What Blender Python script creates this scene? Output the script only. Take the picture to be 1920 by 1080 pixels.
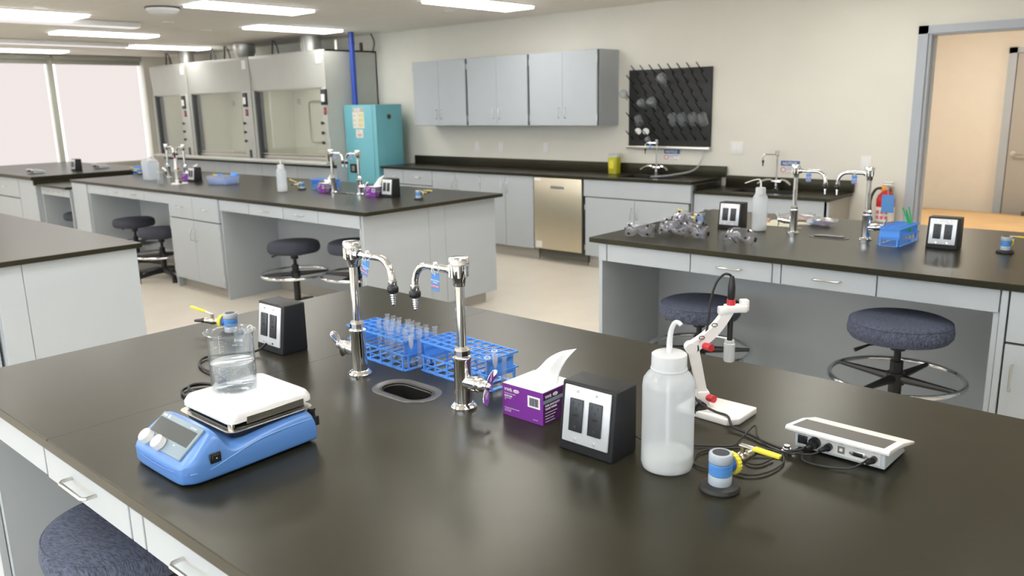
import bpy, bmesh, math, random
from mathutils import Vector, Matrix
random.seed(7)
PI = math.pi
for o in list(bpy.data.objects): bpy.data.objects.remove(o)
SC = bpy.context.scene
COL = SC.collection

# ---------------------------------------------------------------- camera
YAW, PITCH, ROLL, FPX, CAMH = -0.7288, 0.22338, 0.022077, 1517.3, 1.60
fwd = Vector((math.sin(YAW)*math.cos(PITCH), math.cos(YAW)*math.cos(PITCH), -math.sin(PITCH)))
rgt = Vector((math.cos(YAW), -math.sin(YAW), 0)); dwn = fwd.cross(rgt)
r2 = rgt*math.cos(ROLL) + dwn*math.sin(ROLL); d2 = -rgt*math.sin(ROLL) + dwn*math.cos(ROLL)
cam = bpy.data.objects.new('camera', bpy.data.cameras.new('camera')); COL.objects.link(cam)
M = Matrix((r2, -d2, -fwd)).transposed().to_4x4(); M.translation = (0, 0, CAMH)
cam.matrix_world = M
cam.data.sensor_width = 36; cam.data.lens = FPX/1920*36; cam.data.clip_end = 60; cam.data.clip_start = .02
cam.data.dof.use_dof = True; cam.data.dof.focus_distance = 2.0; cam.data.dof.aperture_fstop = 5.0
SC.camera = cam
# ---------------------------------------------------------------- world, exposure
w = bpy.data.worlds.new('world'); SC.world = w; w.use_nodes = True
w.node_tree.nodes['Background'].inputs[0].default_value = (.85, .93, 1, 1)
w.node_tree.nodes['Background'].inputs[1].default_value = 1.0
SC.view_settings.view_transform = 'Standard'; SC.view_settings.look = 'None'
SC.view_settings.gamma = 1; SC.view_settings.exposure = 0.50; SC.view_settings.use_curve_mapping = False
LAMP_E = 9.5      # ceiling troffers
BLIND_E = .70      # daylight through the roller blinds
ROOM2_E = 15.0
FILL_E = 3.3        # glow of windows added behind the camera to light the cabinet fronts

# ---------------------------------------------------------------- materials
def mat(name, col, rough=.5, metal=0, spec=.5, noise=0, nscale=8, bump=0, bscale=60, emit=0, stretch=None, coat=0):
    m = bpy.data.materials.new(name); m.use_nodes = True; nt = m.node_tree; N = nt.nodes; b = N['Principled BSDF']
    b.inputs['Base Color'].default_value = (*col, 1); b.inputs['Roughness'].default_value = rough
    b.inputs['Metallic'].default_value = metal; b.inputs['Specular IOR Level'].default_value = spec
    if coat: b.inputs['Coat Weight'].default_value = coat; b.inputs['Coat Roughness'].default_value = .1
    if emit: b.inputs['Emission Color'].default_value = (*col, 1); b.inputs['Emission Strength'].default_value = emit
    tc = N.new('ShaderNodeTexCoord'); src = tc.outputs['Object']
    if stretch:
        mp = N.new('ShaderNodeMapping'); mp.inputs['Scale'].default_value = stretch
        nt.links.new(src, mp.inputs[0]); src = mp.outputs[0]
    n = N.new('ShaderNodeTexNoise'); n.inputs['Scale'].default_value = nscale; n.inputs['Detail'].default_value = 4
    nt.links.new(src, n.inputs['Vector'])
    r = N.new('ShaderNodeValToRGB')
    r.color_ramp.elements[0].position = .3; r.color_ramp.elements[1].position = .7
    k = noise if noise else .015
    r.color_ramp.elements[0].color = (*[c*(1-k) for c in col], 1); r.color_ramp.elements[1].color = (*[min(1, c*(1+k)) for c in col], 1)
    nt.links.new(n.outputs['Fac'], r.inputs[0]); nt.links.new(r.outputs[0], b.inputs['Base Color'])
    if bump:
        n2 = N.new('ShaderNodeTexNoise'); n2.inputs['Scale'].default_value = bscale; n2.inputs['Detail'].default_value = 3
        nt.links.new(src, n2.inputs['Vector'])
        bp = N.new('ShaderNodeBump'); bp.inputs['Strength'].default_value = bump; bp.inputs['Distance'].default_value = .002
        nt.links.new(n2.outputs['Fac'], bp.inputs['Height']); nt.links.new(bp.outputs[0], b.inputs['Normal'])
    return m

def thin(name, tint=(1, 1, 1), gloss=.5, rough=.02, milky=0, milkcol=(.8, .85, .9)):
    """thin clear sheet: transparent with a fresnel reflection, optionally milky"""
    m = bpy.data.materials.new(name); m.use_nodes = True; nt = m.node_tree; N = nt.nodes; N.clear()
    out = N.new('ShaderNodeOutputMaterial'); tr = N.new('ShaderNodeBsdfTransparent'); tr.inputs[0].default_value = (*tint, 1)
    gl = N.new('ShaderNodeBsdfGlossy'); gl.inputs['Roughness'].default_value = rough
    lw0 = N.new('ShaderNodeLayerWeight'); lw0.inputs['Blend'].default_value = .5
    pw = N.new('ShaderNodeMath'); pw.operation = 'POWER'; pw.inputs[1].default_value = 3.2; nt.links.new(lw0.outputs['Facing'], pw.inputs[0])
    mr = N.new('ShaderNodeMapRange'); mr.inputs[3].default_value = .04; mr.inputs[4].default_value = min(.95, gloss*1.7); nt.links.new(pw.outputs[0], mr.inputs[0])
    base = tr.outputs[0]
    if milky:
        df = N.new('ShaderNodeBsdfDiffuse'); df.inputs[0].default_value = (*milkcol, 1)
        tl = N.new('ShaderNodeBsdfTranslucent'); tl.inputs[0].default_value = (*milkcol, 1)
        a = N.new('ShaderNodeMixShader'); a.inputs[0].default_value = .5
        nt.links.new(df.outputs[0], a.inputs[1]); nt.links.new(tl.outputs[0], a.inputs[2])
        c = N.new('ShaderNodeMixShader'); c.inputs[0].default_value = milky
        nt.links.new(tr.outputs[0], c.inputs[1]); nt.links.new(a.outputs[0], c.inputs[2]); base = c.outputs[0]
    mx = N.new('ShaderNodeMixShader'); nt.links.new(mr.outputs[0], mx.inputs[0])
    nt.links.new(base, mx.inputs[1]); nt.links.new(gl.outputs[0], mx.inputs[2]); nt.links.new(mx.outputs[0], out.inputs[0])
    return m

def grid_mat(name, base, line, sx, sy, lw, rough=.8, offx=0, offy=0, bump=0):
    m = mat(name, base, rough, noise=.02, nscale=30); nt = m.node_tree; N = nt.nodes; b = N['Principled BSDF']
    tc = N.new('ShaderNodeTexCoord'); sp = N.new('ShaderNodeSeparateXYZ'); nt.links.new(tc.outputs['Object'], sp.inputs[0])
    def ax(o, s, off):
        a = N.new('ShaderNodeMath'); a.operation = 'ADD'; a.inputs[1].default_value = off+1000*s; nt.links.new(o, a.inputs[0])
        d = N.new('ShaderNodeMath'); d.operation = 'MODULO'; d.inputs[1].default_value = s; nt.links.new(a.outputs[0], d.inputs[0])
        l = N.new('ShaderNodeMath'); l.operation = 'LESS_THAN'; l.inputs[1].default_value = lw; nt.links.new(d.outputs[0], l.inputs[0])
        return l.outputs[0]
    mx = N.new('ShaderNodeMath'); mx.operation = 'MAXIMUM'
    nt.links.new(ax(sp.outputs[0], sx, offx), mx.inputs[0]); nt.links.new(ax(sp.outputs[1], sy, offy), mx.inputs[1])
    c = N.new('ShaderNodeMix'); c.data_type = 'RGBA'; nt.links.new(mx.outputs[0], c.inputs[0])
    old = b.inputs['Base Color'].links[0].from_socket
    nt.links.new(old, c.inputs[6]); c.inputs[7].default_value = (*line, 1); nt.links.new(c.outputs[2], b.inputs['Base Color'])
    return m

m_wall = mat('wall_paint', (.73, .705, .63), .75, noise=.015, nscale=3)
m_ceil = grid_mat('ceiling_tile', (.83, .79, .725), (.88, .85, .79), 1.22, .61, .018, offx=.3, offy=.38)
m_floor = mat('sheet_vinyl', (.74, .675, .58), .32, noise=.03, nscale=4)
m_cab = mat('cabinet_paint', (.44, .475, .505), .42, noise=.012, nscale=5)
m_cabd = mat('cabinet_shadow_gap', (.05, .055, .06), .6)
m_base = mat('rubber_cove_base', (.44, .42, .38), .5)
m_top = mat('epoxy_resin', (.021, .0195, .0130), .29, spec=.30, noise=.10, nscale=14, bump=.03, bscale=500)
m_bsink = mat('black_sink', (.012, .012, .012), .4)
m_rim = mat('sink_rim_grey', (.09, .085, .078), .35)
m_chrome = mat('chrome', (.86, .87, .89), .06, 1)
m_steel = mat('brushed_steel', (.62, .60, .55), .3, 1, noise=.04, nscale=6, stretch=(1, 1, 30))
m_dw = mat('dishwasher_steel', (.66, .60, .47), .38, 1, noise=.05, nscale=2, stretch=(1, 1, .4))
m_sat = mat('satin_nickel', (.72, .71, .68), .3, 1)
m_black = mat('black_plastic', (.014, .014, .015), .38)
m_blackm = mat('black_powdercoat', (.014, .0145, .016), .5, spec=.35, bump=.12, bscale=900)
m_recp = mat('receptacle_grey', (.028, .030, .034), .35)
m_rubber = mat('black_rubber', (.012, .012, .012), .55)
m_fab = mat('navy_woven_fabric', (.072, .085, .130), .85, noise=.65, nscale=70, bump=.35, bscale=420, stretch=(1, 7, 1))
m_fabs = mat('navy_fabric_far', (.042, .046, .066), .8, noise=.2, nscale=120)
m_blue = mat('blue_rack_plastic', (.095, .32, .86), .4)
m_hp = mat('hotplate_blue', (.10, .245, .60), .33, coat=.2)
m_hpg = mat('hotplate_panel_grey', (.22, .29, .34), .35)
m_top.node_tree.nodes['Principled BSDF'].inputs['Specular Tint'].default_value = (1, .94, .64, 1)
m_lcd = mat('lcd_glass', (.06, .07, .07), .15)
m_white = mat('white_plastic', (.80, .80, .80), .35)
m_gloss = mat('gloss_white_enamel', (.86, .85, .84), .12, spec=1)
m_ceram = mat('white_ceramic', (.80, .80, .81), .18, coat=.3)
m_offw = mat('stand_white', (.78, .76, .74), .4)
m_mgrey = mat('meter_grey', (.58, .62, .66), .4)
m_red = mat('red_plastic', (.55, .03, .04), .35)
m_yel = mat('yellow_plastic', (.78, .66, .05), .4)
m_gblue = mat('gas_blue', (.03, .12, .42), .35)
m_ggrey = mat('gas_grey', (.42, .47, .53), .4)
m_purp = mat('purple_card', (.20, .03, .30), .4)
m_dpurp = mat('dark_purple_card', (.07, .012, .10), .4)
m_card = mat('white_card', (.80, .78, .75), .6)
m_tis = mat('tissue_paper', (.88, .87, .86), .9)
m_silver = mat('silver_plate', (.68, .70, .73), .3, .3)
m_teal = mat('teal_cabinet', (.16, .45, .52), .35)
m_paper = mat('label_paper', (.72, .70, .64), .7)
m_lyel = mat('label_yellow', (.66, .60, .28), .7)
m_lblue = mat('label_blue', (.05, .13, .36), .6)
m_tagblue = mat('tag_blue', (.08, .26, .62), .5)
m_tagred = mat('tag_red', (.65, .12, .16), .5)
m_ink = mat('dark_ink', (.03, .03, .04), .6)
m_winkk = mat('white_ink', (.85, .85, .85), .6)
m_hood = mat('fume_hood_paint', (.47, .475, .44), .3, noise=.02)
m_liner = mat('hood_liner', (.66, .65, .56), .5)
m_sash = thin('sash_glass', (.97, .98, .97), .25, .01)
m_glass = thin('lab_glass', (.96, .975, .985), .5, .02, .03, (.9, .95, 1))
m_glassf = thin('far_lab_glass', (.88, .9, .92), .5, .08, .20)
m_bottle = thin('natural_polyethylene', (.93, .965, 1), .25, .15, .50, (.94, .975, 1))
m_cap = thin('polyethylene_cap', (.94, .95, .97), .25, .25, .85, (.92, .93, .94))
m_liq = thin('bottle_liquid', (.92, .93, .93), .2, .1, .9, (.93, .91, .87))
m_watert = thin('beaker_water', (.95, .97, .98), .5, .02, .06, (.9, .95, 1))
m_sheen = thin('painted_water_sheen', (1, 1, 1), .6, .05, .62, (.95, .97, 1))
m_tube = thin('test_tube_glass', (.93, .95, .97), .5, .04, .16, (.85, .90, .96))
m_goggle = thin('clear_goggle_plastic', (.93, .93, .96), .42, .05, .10, (.8, .8, .88))
m_bag = thin('clear_bag', (.9, .9, .92), .5, .15, .45, (.8, .8, .82))
m_sharps = thin('sharps_yellow', (.8, .75, .1), .2, .2, .85, (.75, .72, .05))
m_kraft = mat('kraft_card', (.60, .40, .20), .7, noise=.06, nscale=3)
m_warm = mat('corridor_paint', (.74, .675, .585), .8)
m_frame = mat('door_frame_paint', (.40, .43, .47), .45)
m_doorp = mat('door_leaf_paint', (.40, .37, .33), .5)
m_mull = mat('window_mullion', (.42, .42, .36), .5)
m_headr = mat('blind_header', (.34, .34, .29), .5)
m_extr = mat('extinguisher_red', (.50, .02, .02), .25)
m_orange = mat('orange_tape', (.85, .35, .06), .6)
m_green = mat('green_plastic', (.03, .45, .15), .4)
m_pipe = mat('blue_pipe', (.015, .06, .38), .35)
m_peg = mat('pegboard_black', (.018, .018, .018), .55)
m_duct = mat('galvanised_duct', (.50, .50, .48), .35, .8, noise=.1)
m_brass = mat('nickel_brass', (.50, .46, .38), .28, 1)
m_water = bpy.data.materials.new('water'); m_water.use_nodes = True
_b = m_water.node_tree.nodes['Principled BSDF']; _b.inputs['Transmission Weight'].default_value = 1; _b.inputs['Roughness'].default_value = 0; _b.inputs['IOR'].default_value = 1.33
_n = m_water.node_tree.nodes.new('ShaderNodeTexNoise'); _n.inputs['Scale'].default_value = 90
_t = m_water.node_tree.nodes.new('ShaderNodeTexCoord'); m_water.node_tree.links.new(_t.outputs['Object'], _n.inputs[0])
_bp = m_water.node_tree.nodes.new('ShaderNodeBump'); _bp.inputs['Strength'].default_value = .06; _bp.inputs['Distance'].default_value = .002
m_water.node_tree.links.new(_n.outputs[0], _bp.inputs['Height']); m_water.node_tree.links.new(_bp.outputs[0], _b.inputs['Normal'])

def emis(name, col, s):
    m = bpy.data.materials.new(name); m.use_nodes = True; nt = m.node_tree; nt.nodes.clear()
    o = nt.nodes.new('ShaderNodeOutputMaterial'); e = nt.nodes.new('ShaderNodeEmission'); e.inputs[0].default_value = (*col, 1); e.inputs[1].default_value = s
    n = nt.nodes.new('ShaderNodeTexNoise'); n.inputs['Scale'].default_value = 40; r = nt.nodes.new('ShaderNodeMapRange')
    r.inputs[3].default_value = s*.985; r.inputs[4].default_value = s*1.015
    nt.links.new(n.outputs[0], r.inputs[0]); nt.links.new(r.outputs[0], e.inputs[1]); nt.links.new(e.outputs[0], o.inputs[0]); return m
m_lamp = emis('troffer_diffuser', (1, .985, .95), LAMP_E)
m_blind = emis('backlit_blind', (.90, .825, .80), BLIND_E)
m_day = emis('daylight_gap', (.95, .97, 1), BLIND_E*2.2)
m_strip = emis('strip_glow', (.93, .88, .87), .72)
m_fill = emis('added_window_glow', (.80, .90, 1), FILL_E)
m_hoodl = emis('hood_lamp_glow', (1, .96, .85), 5)
m_lampw = emis('room_two_lamp', (1, .93, .82), ROOM2_E)

# ---------------------------------------------------------------- geometry helper
class G:
    def __init__(s): s.bm = bmesh.new()
    def box(s, x0, y0, z0, x1, y1, z1, b=0, seg=2):
        x0, x1 = sorted((x0, x1)); y0, y1 = sorted((y0, y1)); z0, z1 = sorted((z0, z1))
        v = [s.bm.verts.new(p) for p in ((x0,y0,z0),(x1,y0,z0),(x1,y1,z0),(x0,y1,z0),(x0,y0,z1),(x1,y0,z1),(x1,y1,z1),(x0,y1,z1))]
        f = [s.bm.faces.new([v[i] for i in q]) for q in ((3,2,1,0),(4,5,6,7),(0,1,5,4),(1,2,6,5),(2,3,7,6),(3,0,4,7))]
        if b:
            es = list({e for q in f for e in q.edges})
            bmesh.ops.bevel(s.bm, geom=es, offset=b, segments=seg, affect='EDGES', profile=.5)
        return s
    def prism(s, pts, a, c, axis='x', b=0):
        def P(u, v, t): return (t, u, v) if axis == 'x' else ((u, t, v) if axis == 'y' else (u, v, t))
        A = [s.bm.verts.new(P(u, v, a)) for u, v in pts]; B = [s.bm.verts.new(P(u, v, c)) for u, v in pts]; n = len(pts)
        f = [s.bm.faces.new(A), s.bm.faces.new(B[::-1])]
        for i in range(n): f.append(s.bm.faces.new((A[i], B[i], B[(i+1) % n], A[(i+1) % n])))
        bmesh.ops.recalc_face_normals(s.bm, faces=f)
        if b:
            es = list({e for q in f for e in q.edges})
            bmesh.ops.bevel(s.bm, geom=es, offset=b, segments=3, affect='EDGES', profile=.5)
        return s
    def lathe(s, prof, c=(0, 0, 0), ax=(0, 0, 1), seg=20, closed=False, ribs=0, ribd=0):
        q = Vector((0, 0, 1)).rotation_difference(Vector(ax).normalized()); c = Vector(c); rings = []
        for r, z in prof:
            if r < 1e-6: rings.append([s.bm.verts.new(c + q @ Vector((0, 0, z)))])
            else:
                rings.append([s.bm.verts.new(c + q @ Vector(((r-(ribd if (ribs and i % 2) else 0))*math.cos(2*PI*i/seg), (r-(ribd if (ribs and i % 2) else 0))*math.sin(2*PI*i/seg), z))) for i in range(seg)])
        if closed: rings.append(rings[0])
        fs = []
        for a, b in zip(rings, rings[1:]):
            for i in range(seg):
                j = (i+1) % seg
                if len(a) == 1 and len(b) == 1: continue
                if len(a) == 1: fs.append(s.bm.faces.new((a[0], b[j], b[i])))
                elif len(b) == 1: fs.append(s.bm.faces.new((a[i], a[j], b[0])))
                else: fs.append(s.bm.faces.new((a[i], a[j], b[j], b[i])))
        bmesh.ops.recalc_face_normals(s.bm, faces=fs)
        return s
    def cyl(s, c, r, h, ax=(0, 0, 1), seg=20, r2=None, b=0):
        r2 = r if r2 is None else r2
        if b: return s.lathe([(0, 0), (r-b, 0), (r, b), (r2, h-b), (r2-b, h), (0, h)], c, ax, seg)
        return s.lathe([(0, 0), (r, 0), (r2, h), (0, h)], c, ax, seg)
    def tube(s, pts, r, seg=8, closed=False, cap=True):
        pts = [Vector(p) for p in pts]; n = len(pts); rr = r if isinstance(r, (list, tuple)) else [r]*n
        T = []
        for i in range(n):
            a = pts[(i-1) % n] if (closed or i > 0) else pts[i]; b = pts[(i+1) % n] if (closed or i < n-1) else pts[i]
            T.append((b-a).normalized())
        u = T[0].orthogonal().normalized(); rings = []
        for i in range(n):
            u = (u - T[i]*u.dot(T[i])).normalized(); v = T[i].cross(u)
            rings.append([s.bm.verts.new(pts[i] + (u*math.cos(2*PI*k/seg) + v*math.sin(2*PI*k/seg))*rr[i]) for k in range(seg)])
        m = n if closed else n-1
        for i in range(m):
            a, b = rings[i], rings[(i+1) % n]
            for k in range(seg): s.bm.faces.new((a[k], a[(k+1) % seg], b[(k+1) % seg], b[k]))
        if cap and not closed: s.bm.faces.new(rings[0][::-1]); s.bm.faces.new(rings[-1])
        return s
    def rr(s, levels, n=6, c=(0, 0)):
        """loft of rounded rectangles: (z, half x, half y, corner radius)"""
        rings = []
        for z, hx, hy, r in levels:
            ring = []
            for cx, cy, a0 in ((hx-r, hy-r, 0), (-hx+r, hy-r, 90), (-hx+r, -hy+r, 180), (hx-r, -hy+r, 270)):
                for k in range(n+1):
                    a = math.radians(a0 + 90*k/n); ring.append(s.bm.verts.new((c[0]+cx+r*math.cos(a), c[1]+cy+r*math.sin(a), z)))
            rings.append(ring)
        m = len(rings[0])
        for a, b in zip(rings, rings[1:]):
            for i in range(m): s.bm.faces.new((a[i], a[(i+1) % m], b[(i+1) % m], b[i]))
        s.bm.faces.new(rings[0][::-1]); s.bm.faces.new(rings[-1]); return s
    def grid(s, fn, nu, nv, closeu=False):
        V = [[s.bm.verts.new(fn(i/(nu if closeu else nu), j/nv)) for j in range(nv+1)] for i in range(nu+(0 if closeu else 1))]
        for i in range(nu):
            for j in range(nv):
                a = V[i]; b = V[(i+1) % len(V)]
                s.bm.faces.new((a[j], b[j], b[j+1], a[j+1]))
        return s

def obj(name, g, m, parent=None, ang=38, loc=None):
    me = bpy.data.meshes.new(name); bm = g.bm; bm.normal_update()
    for e in bm.edges:
        e.smooth = not (len(e.link_faces) == 2 and e.calc_face_angle(0) > math.radians(ang))
    for f in bm.faces: f.smooth = True
    bm.to_mesh(me); bm.free()
    for mm in (m if isinstance(m, (list, tuple)) else [m]): me.materials.append(mm)
    o = bpy.data.objects.new(name, me); COL.objects.link(o)
    if parent: o.parent = parent
    if loc: o.location = loc
    return o
def tag(o, label, cat, group=None):
    o['label'] = label; o['category'] = cat
    if group: o['group'] = group
    return o
def thing(name, label, cat, loc=(0, 0, 0), rz=0, group=None):
    o = bpy.data.objects.new(name, None); COL.objects.link(o); o.empty_display_size = .05
    o.location = loc; o.rotation_euler = (0, 0, rz); return tag(o, label, cat, group)
def struct(name, g, m, parent=None):
    o = obj(name, g, m, parent)
    if not parent: o['kind'] = 'structure'
    return o
def dup(root, loc, rz=None, label=None, group=None):
    def cp(o, p):
        c = o.copy(); COL.objects.link(c)
        if p: c.parent = p
        for ch in list(kids.get(o.name, [])): cp(ch, c)
        return c
    kids = {}
    def walk(o):
        kids[o.name] = list(o.children)
        for ch in o.children: walk(ch)
    walk(root); r = cp(root, None); r.location = loc
    if rz is not None: r.rotation_euler = (0, 0, rz)
    if label: r['label'] = label
    if group: r['group'] = group
    return r
def text(name, s, size, m, parent, org, xdir, ydir, ext=.0002, bold=False, xs=1.0, align='LEFT'):
    """text as a thin mesh; org is the lower left corner"""
    cu = bpy.data.curves.new(name, 'FONT'); cu.body = s; cu.size = size; cu.extrude = ext; cu.align_x = align; cu.resolution_u = 2
    if bold: cu.offset = size*.018
    t = bpy.data.objects.new('tmp_text', cu); COL.objects.link(t)
    bpy.context.view_layer.update()
    me = bpy.data.meshes.new_from_object(t.evaluated_get(bpy.context.evaluated_depsgraph_get())); bpy.data.objects.remove(t)
    me.name = name; me.materials.clear(); me.materials.append(m)
    X = Vector(xdir).normalized(); Y = Vector(ydir).normalized(); Z = X.cross(Y)
    R = Matrix((X*xs, Y, Z)).transposed().to_4x4(); R.translation = Vector(org) + Z*ext*1.5
    me.transform(R)
    o = bpy.data.objects.new(name, me); COL.objects.link(o)
    if parent: o.parent = parent
    return o
def spl(pts, n=8):
    P = [Vector(p) for p in pts]; P = [P[0]*2-P[1]] + P + [P[-1]*2-P[-2]]; out = []
    for i in range(1, len(P)-2):
        for k in range(n):
            t = k/n; a, b, c, d = P[i-1:i+3]
            out.append(.5*((2*b) + (c-a)*t + (2*a-5*b+4*c-d)*t*t + (3*b-a-3*c+d)*t**3))
    out.append(P[-2]); return out
def arc(c, r, a0, a1, u, v, n=8):
    c, u, v = Vector(c), Vector(u), Vector(v)
    return [c + u*r*math.cos(a0+(a1-a0)*k/n) + v*r*math.sin(a0+(a1-a0)*k/n) for k in range(n+1)]

# ================================================================ THE ROOM
XW, XE, YS, YN, ZC = -14.1, 3.2, -4.2, 6.95, 2.51
struct('floor', G().box(XW-.2, YS-.2, -.1, XE+.2, 11.2, 0), m_floor)
struct('ceiling', G().box(XW-.2, YS-.2, ZC, XE+.2, YN, ZC+.1), m_ceil)
# north wall with the doorway x -1.90 .. 0.1, z < 2.06
g = G(); g.box(XW-.2, YN, 0, -1.90, YN+.14, ZC+.1); g.box(-1.90, YN, 2.065, -.05, YN+.14, ZC+.1); g.box(-.05, YN, 0, XE+.2, YN+.14, ZC+.1)
struct('wall_back', g, m_wall)
struct('wall_right', G().box(XE, YS, 0, XE+.2, YN, ZC), m_wall)
g = G(); g.box(XW, YS-.2, 0, XE, YS, .8); g.box(XW, YS-.2, 2.4, XE, YS, ZC); g.box(XW, YS-.2, .8, -9.0, YS, 2.4); g.box(2.6, YS-.2, .8, XE, YS, 2.4)
struct('wall_front', g, m_wall)
for k in range(5):  # unseen windows, added so cool light reaches the cabinet fronts
    a = -9.0+k*2.32
    wd = struct('window_%d' % (k+7), G().box(a, YS-.1, .8, a+.06, YS+.02, 2.4).box(a+2.26, YS-.1, .8, a+2.32, YS+.02, 2.4).box(a, YS-.1, .78, a+2.32, YS+.05, .82), m_mull)
    obj('pane', G().box(a+.06, YS-.06, .82, a+2.26, YS-.055, 2.4), m_fill, wd)  # glowing pane of the added window
g = G(); g.box(XW-.2, YS, 0, XW, YN, .76); g.box(XW-.2, YS, 2.46, XW, YN, ZC); g.box(XW-.2, 6.47, .76, XW, YN, 2.46)
struct('wall_left', g, m_wall)
struct('trim_1', G().box(XW, 6.47, 0, XW+.12, 6.93, ZC), mat('column_paint', (.62, .60, .53), .7))
# windows: frame, header, blind; six bays along the window wall
bays = []; y = 6.45
for k in range(6):
    y0 = 6.45 if k == 0 else 5.0-1.5*(k-1)
    y1 = 5.08 if k == 0 else y0-1.42
    bays.append((y1, y0))
for k, (a, b) in enumerate(bays):
    f = G(); f.box(XW-.10, a-.08, .76, XW+.03, a, 2.46); f.box(XW-.10, a, .74, XW+.06, b, .79)
    wd = struct('window_%d' % (k+1), f, m_mull)
    obj('blind_header', G().box(XW, a, 2.365, XW+.05, b, 2.43, .004).box(XW-.02, a, 2.43, XW+.09, b, 2.50, .004), m_headr, wd)
    obj('blind', G().box(XW+.012, a+.035, .80, XW+.016, b-.035, 2.37), m_blind, wd)
    obj('hem_bar', G().box(XW+.008, a+.035, .79, XW+.022, b-.035, .80), m_mull, wd)
    obj('pane', G().box(XW-.05, a, .79, XW-.044, b, 2.43), m_day, wd)
# door frame of the wide opening and the next room
fr = G(); fr.box(-1.95, YN-.025, 0, -1.88, YN+.0, 2.115); fr.box(-1.90, YN-.005, 0, -1.86, YN+.16, 2.065); fr.box(-1.95, YN-.025, 2.055, -.0, YN, 2.115); fr.box(-1.86, YN-.005, 2.045, -.05, YN+.16, 2.07); fr.box(-.07, YN-.025, 0, 0, YN, 2.115)
fr.box(-1.86, YN+.05, 0, -1.848, YN+.10, 2.05)
struct('door_1', fr, m_frame)
struct('wall_corridor', G().box(-6, 10.4, 0, XE+.2, 10.5, 2.6), m_warm)
struct('wall_corridor_left', G().box(-6.1, YN+.14, 0, -6, 10.5, 2.6), m_warm)
struct('wall_corridor_right', G().box(XE, YN+.14, 0, XE+.1, 10.5, 2.6), m_warm)
struct('ceiling_corridor', G().box(-6.1, YN, ZC+.09, XE+.2, 10.5, 2.7), m_warm)
d = struct('door_2', G().box(-1.90, 10.36, 0, -.9, 10.40, 2.02), m_doorp)
obj('door_frame', G().box(-1.98, 10.34, 0, -1.90, 10.40, 2.08).box(-1.98, 10.34, 2.02, -.8, 10.40, 2.08).box(-.9, 10.34, 0, -.82, 10.40, 2.08), m_frame, d)
obj('door_handle', G().cyl((-1.84, 10.36, .955), .028, .012, (0, -1, 0)).tube([(-1.84, 10.35, .955), (-1.84, 10.30, .955), (-1.72, 10.30, .955)], .010), m_sat, d)
obj('hinge_gap', G().box(-1.902, 10.355, 0, -1.894, 10.362, 2.02), m_cabd, d)

# ---------------------------------------------------------------- ceiling things
def troffer(x, y, label, grp='recessed ceiling lights'):
    t = thing('ceiling_light', label, 'ceiling light', (x, y, ZC), 0, grp)
    hx, hy = .19, .56
    f = G(); f.box(-hx-.02, -hy-.02, -.010, -hx, hy+.02, 0); f.box(hx, -hy-.02, -.010, hx+.02, hy+.02, 0); f.box(-hx, -hy-.02, -.010, hx, -hy, 0); f.box(-hx, hy, -.010, hx, hy+.02, 0)
    obj('frame', f, m_white, t)
    obj('diffuser', G().box(-hx+.01, -hy+.01, -.028, hx-.01, hy-.01, -.001), m_lamp, t)
    l = G(); l.box(-.005, -hy, -.031, .005, hy, -.0285)
    for k in range(1, 9): l.box(-hx+.01, -hy+k*2*hy/9-.0035, -.031, hx-.01, -hy+k*2*hy/9+.0035, -.0285)
    obj('louver', l, m_mull, t); return t
T0 = None
names = {(-6.85, 4.22): 'ceiling light over the middle bench, second nearest of those seen', (-8.33, 5.66): 'ceiling light in front of the fume hoods beside the blue pipe', (-5.37, 5.66): 'ceiling light at the top edge above the grey wall cabinets',
         (-8.40, 2.80): 'ceiling light at the left edge of the picture, nearest the round detector', (-10.07, 4.26): 'ceiling light midway between the window wall and the middle bench', (-11.68, 5.80): 'ceiling light in front of the left fume hood near the window', (-13.2, 4.40): 'ceiling light closest to the window blinds'}
T0 = troffer(-6.85, 4.22, names[(-6.85, 4.22)])
for (x, y), lb in names.items():
    if (x, y) != (-6.85, 4.22): dup(T0, (x, y, ZC), label=lb)
off = [(-3.65, 4.22), (-2.1, 5.66), (1.2, 5.66), (-5.3, 2.8), (-2.8, 2.85), (-.3, 2.65), (-11.6, 2.8), (-3.65, 1.35), (-6.85, 1.35), (-10.07, 1.35), (-.45, 1.35), (-13, 1.35),
       (-5.2, -.1), (-3.5, -.1), (-2, -.1), (1.2, -.1), (-8.4, -.1), (-11.6, -.1), (-3.65, -1.6), (-.45, -1.6), (-6.85, -1.6), (-10.07, -1.6), (-5.2, -3.1), (1.2, -3.1), (-11.6, -3.1), (-8.4, -3.1), (-2.0, -3.1)]
for x, y in off: dup(T0, (x, y, ZC), label='unseen ceiling light outside the picture above the laboratory')
def strip(x, y0, y1, label):
    t = thing('ceiling_strip', label, 'ceiling light', (x, (y0+y1)/2, ZC-.002), 0, 'long white strips on the ceiling')
    h = (y1-y0)/2
    obj('housing', G().box(-.09, -h, -.05, .09, h, 0, .01), m_gloss, t)
    obj('glowing_face', G().box(-.075, -h+.01, -.056, .075, h-.01, -.049), m_strip, t)  # underside given an even pale glow
strip(-8.78, 1.6, 4.05, 'long white strip on the ceiling nearer the camera')
strip(-11.45, 2.2, 5.1, 'long white strip on the ceiling nearer the window')
t = thing('smoke_detector', 'round white detector dome on the ceiling above the middle bench', 'detector', (-7.36, 3.64, ZC))
obj('base', G().cyl((0, 0, -.012), .15, .012, seg=32), m_black, t)
obj('dome', G().lathe([(.14, -.012), (.14, -.03), (.11, -.055), (.05, -.07), (0, -.073)], seg=32), m_white, t)
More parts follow.
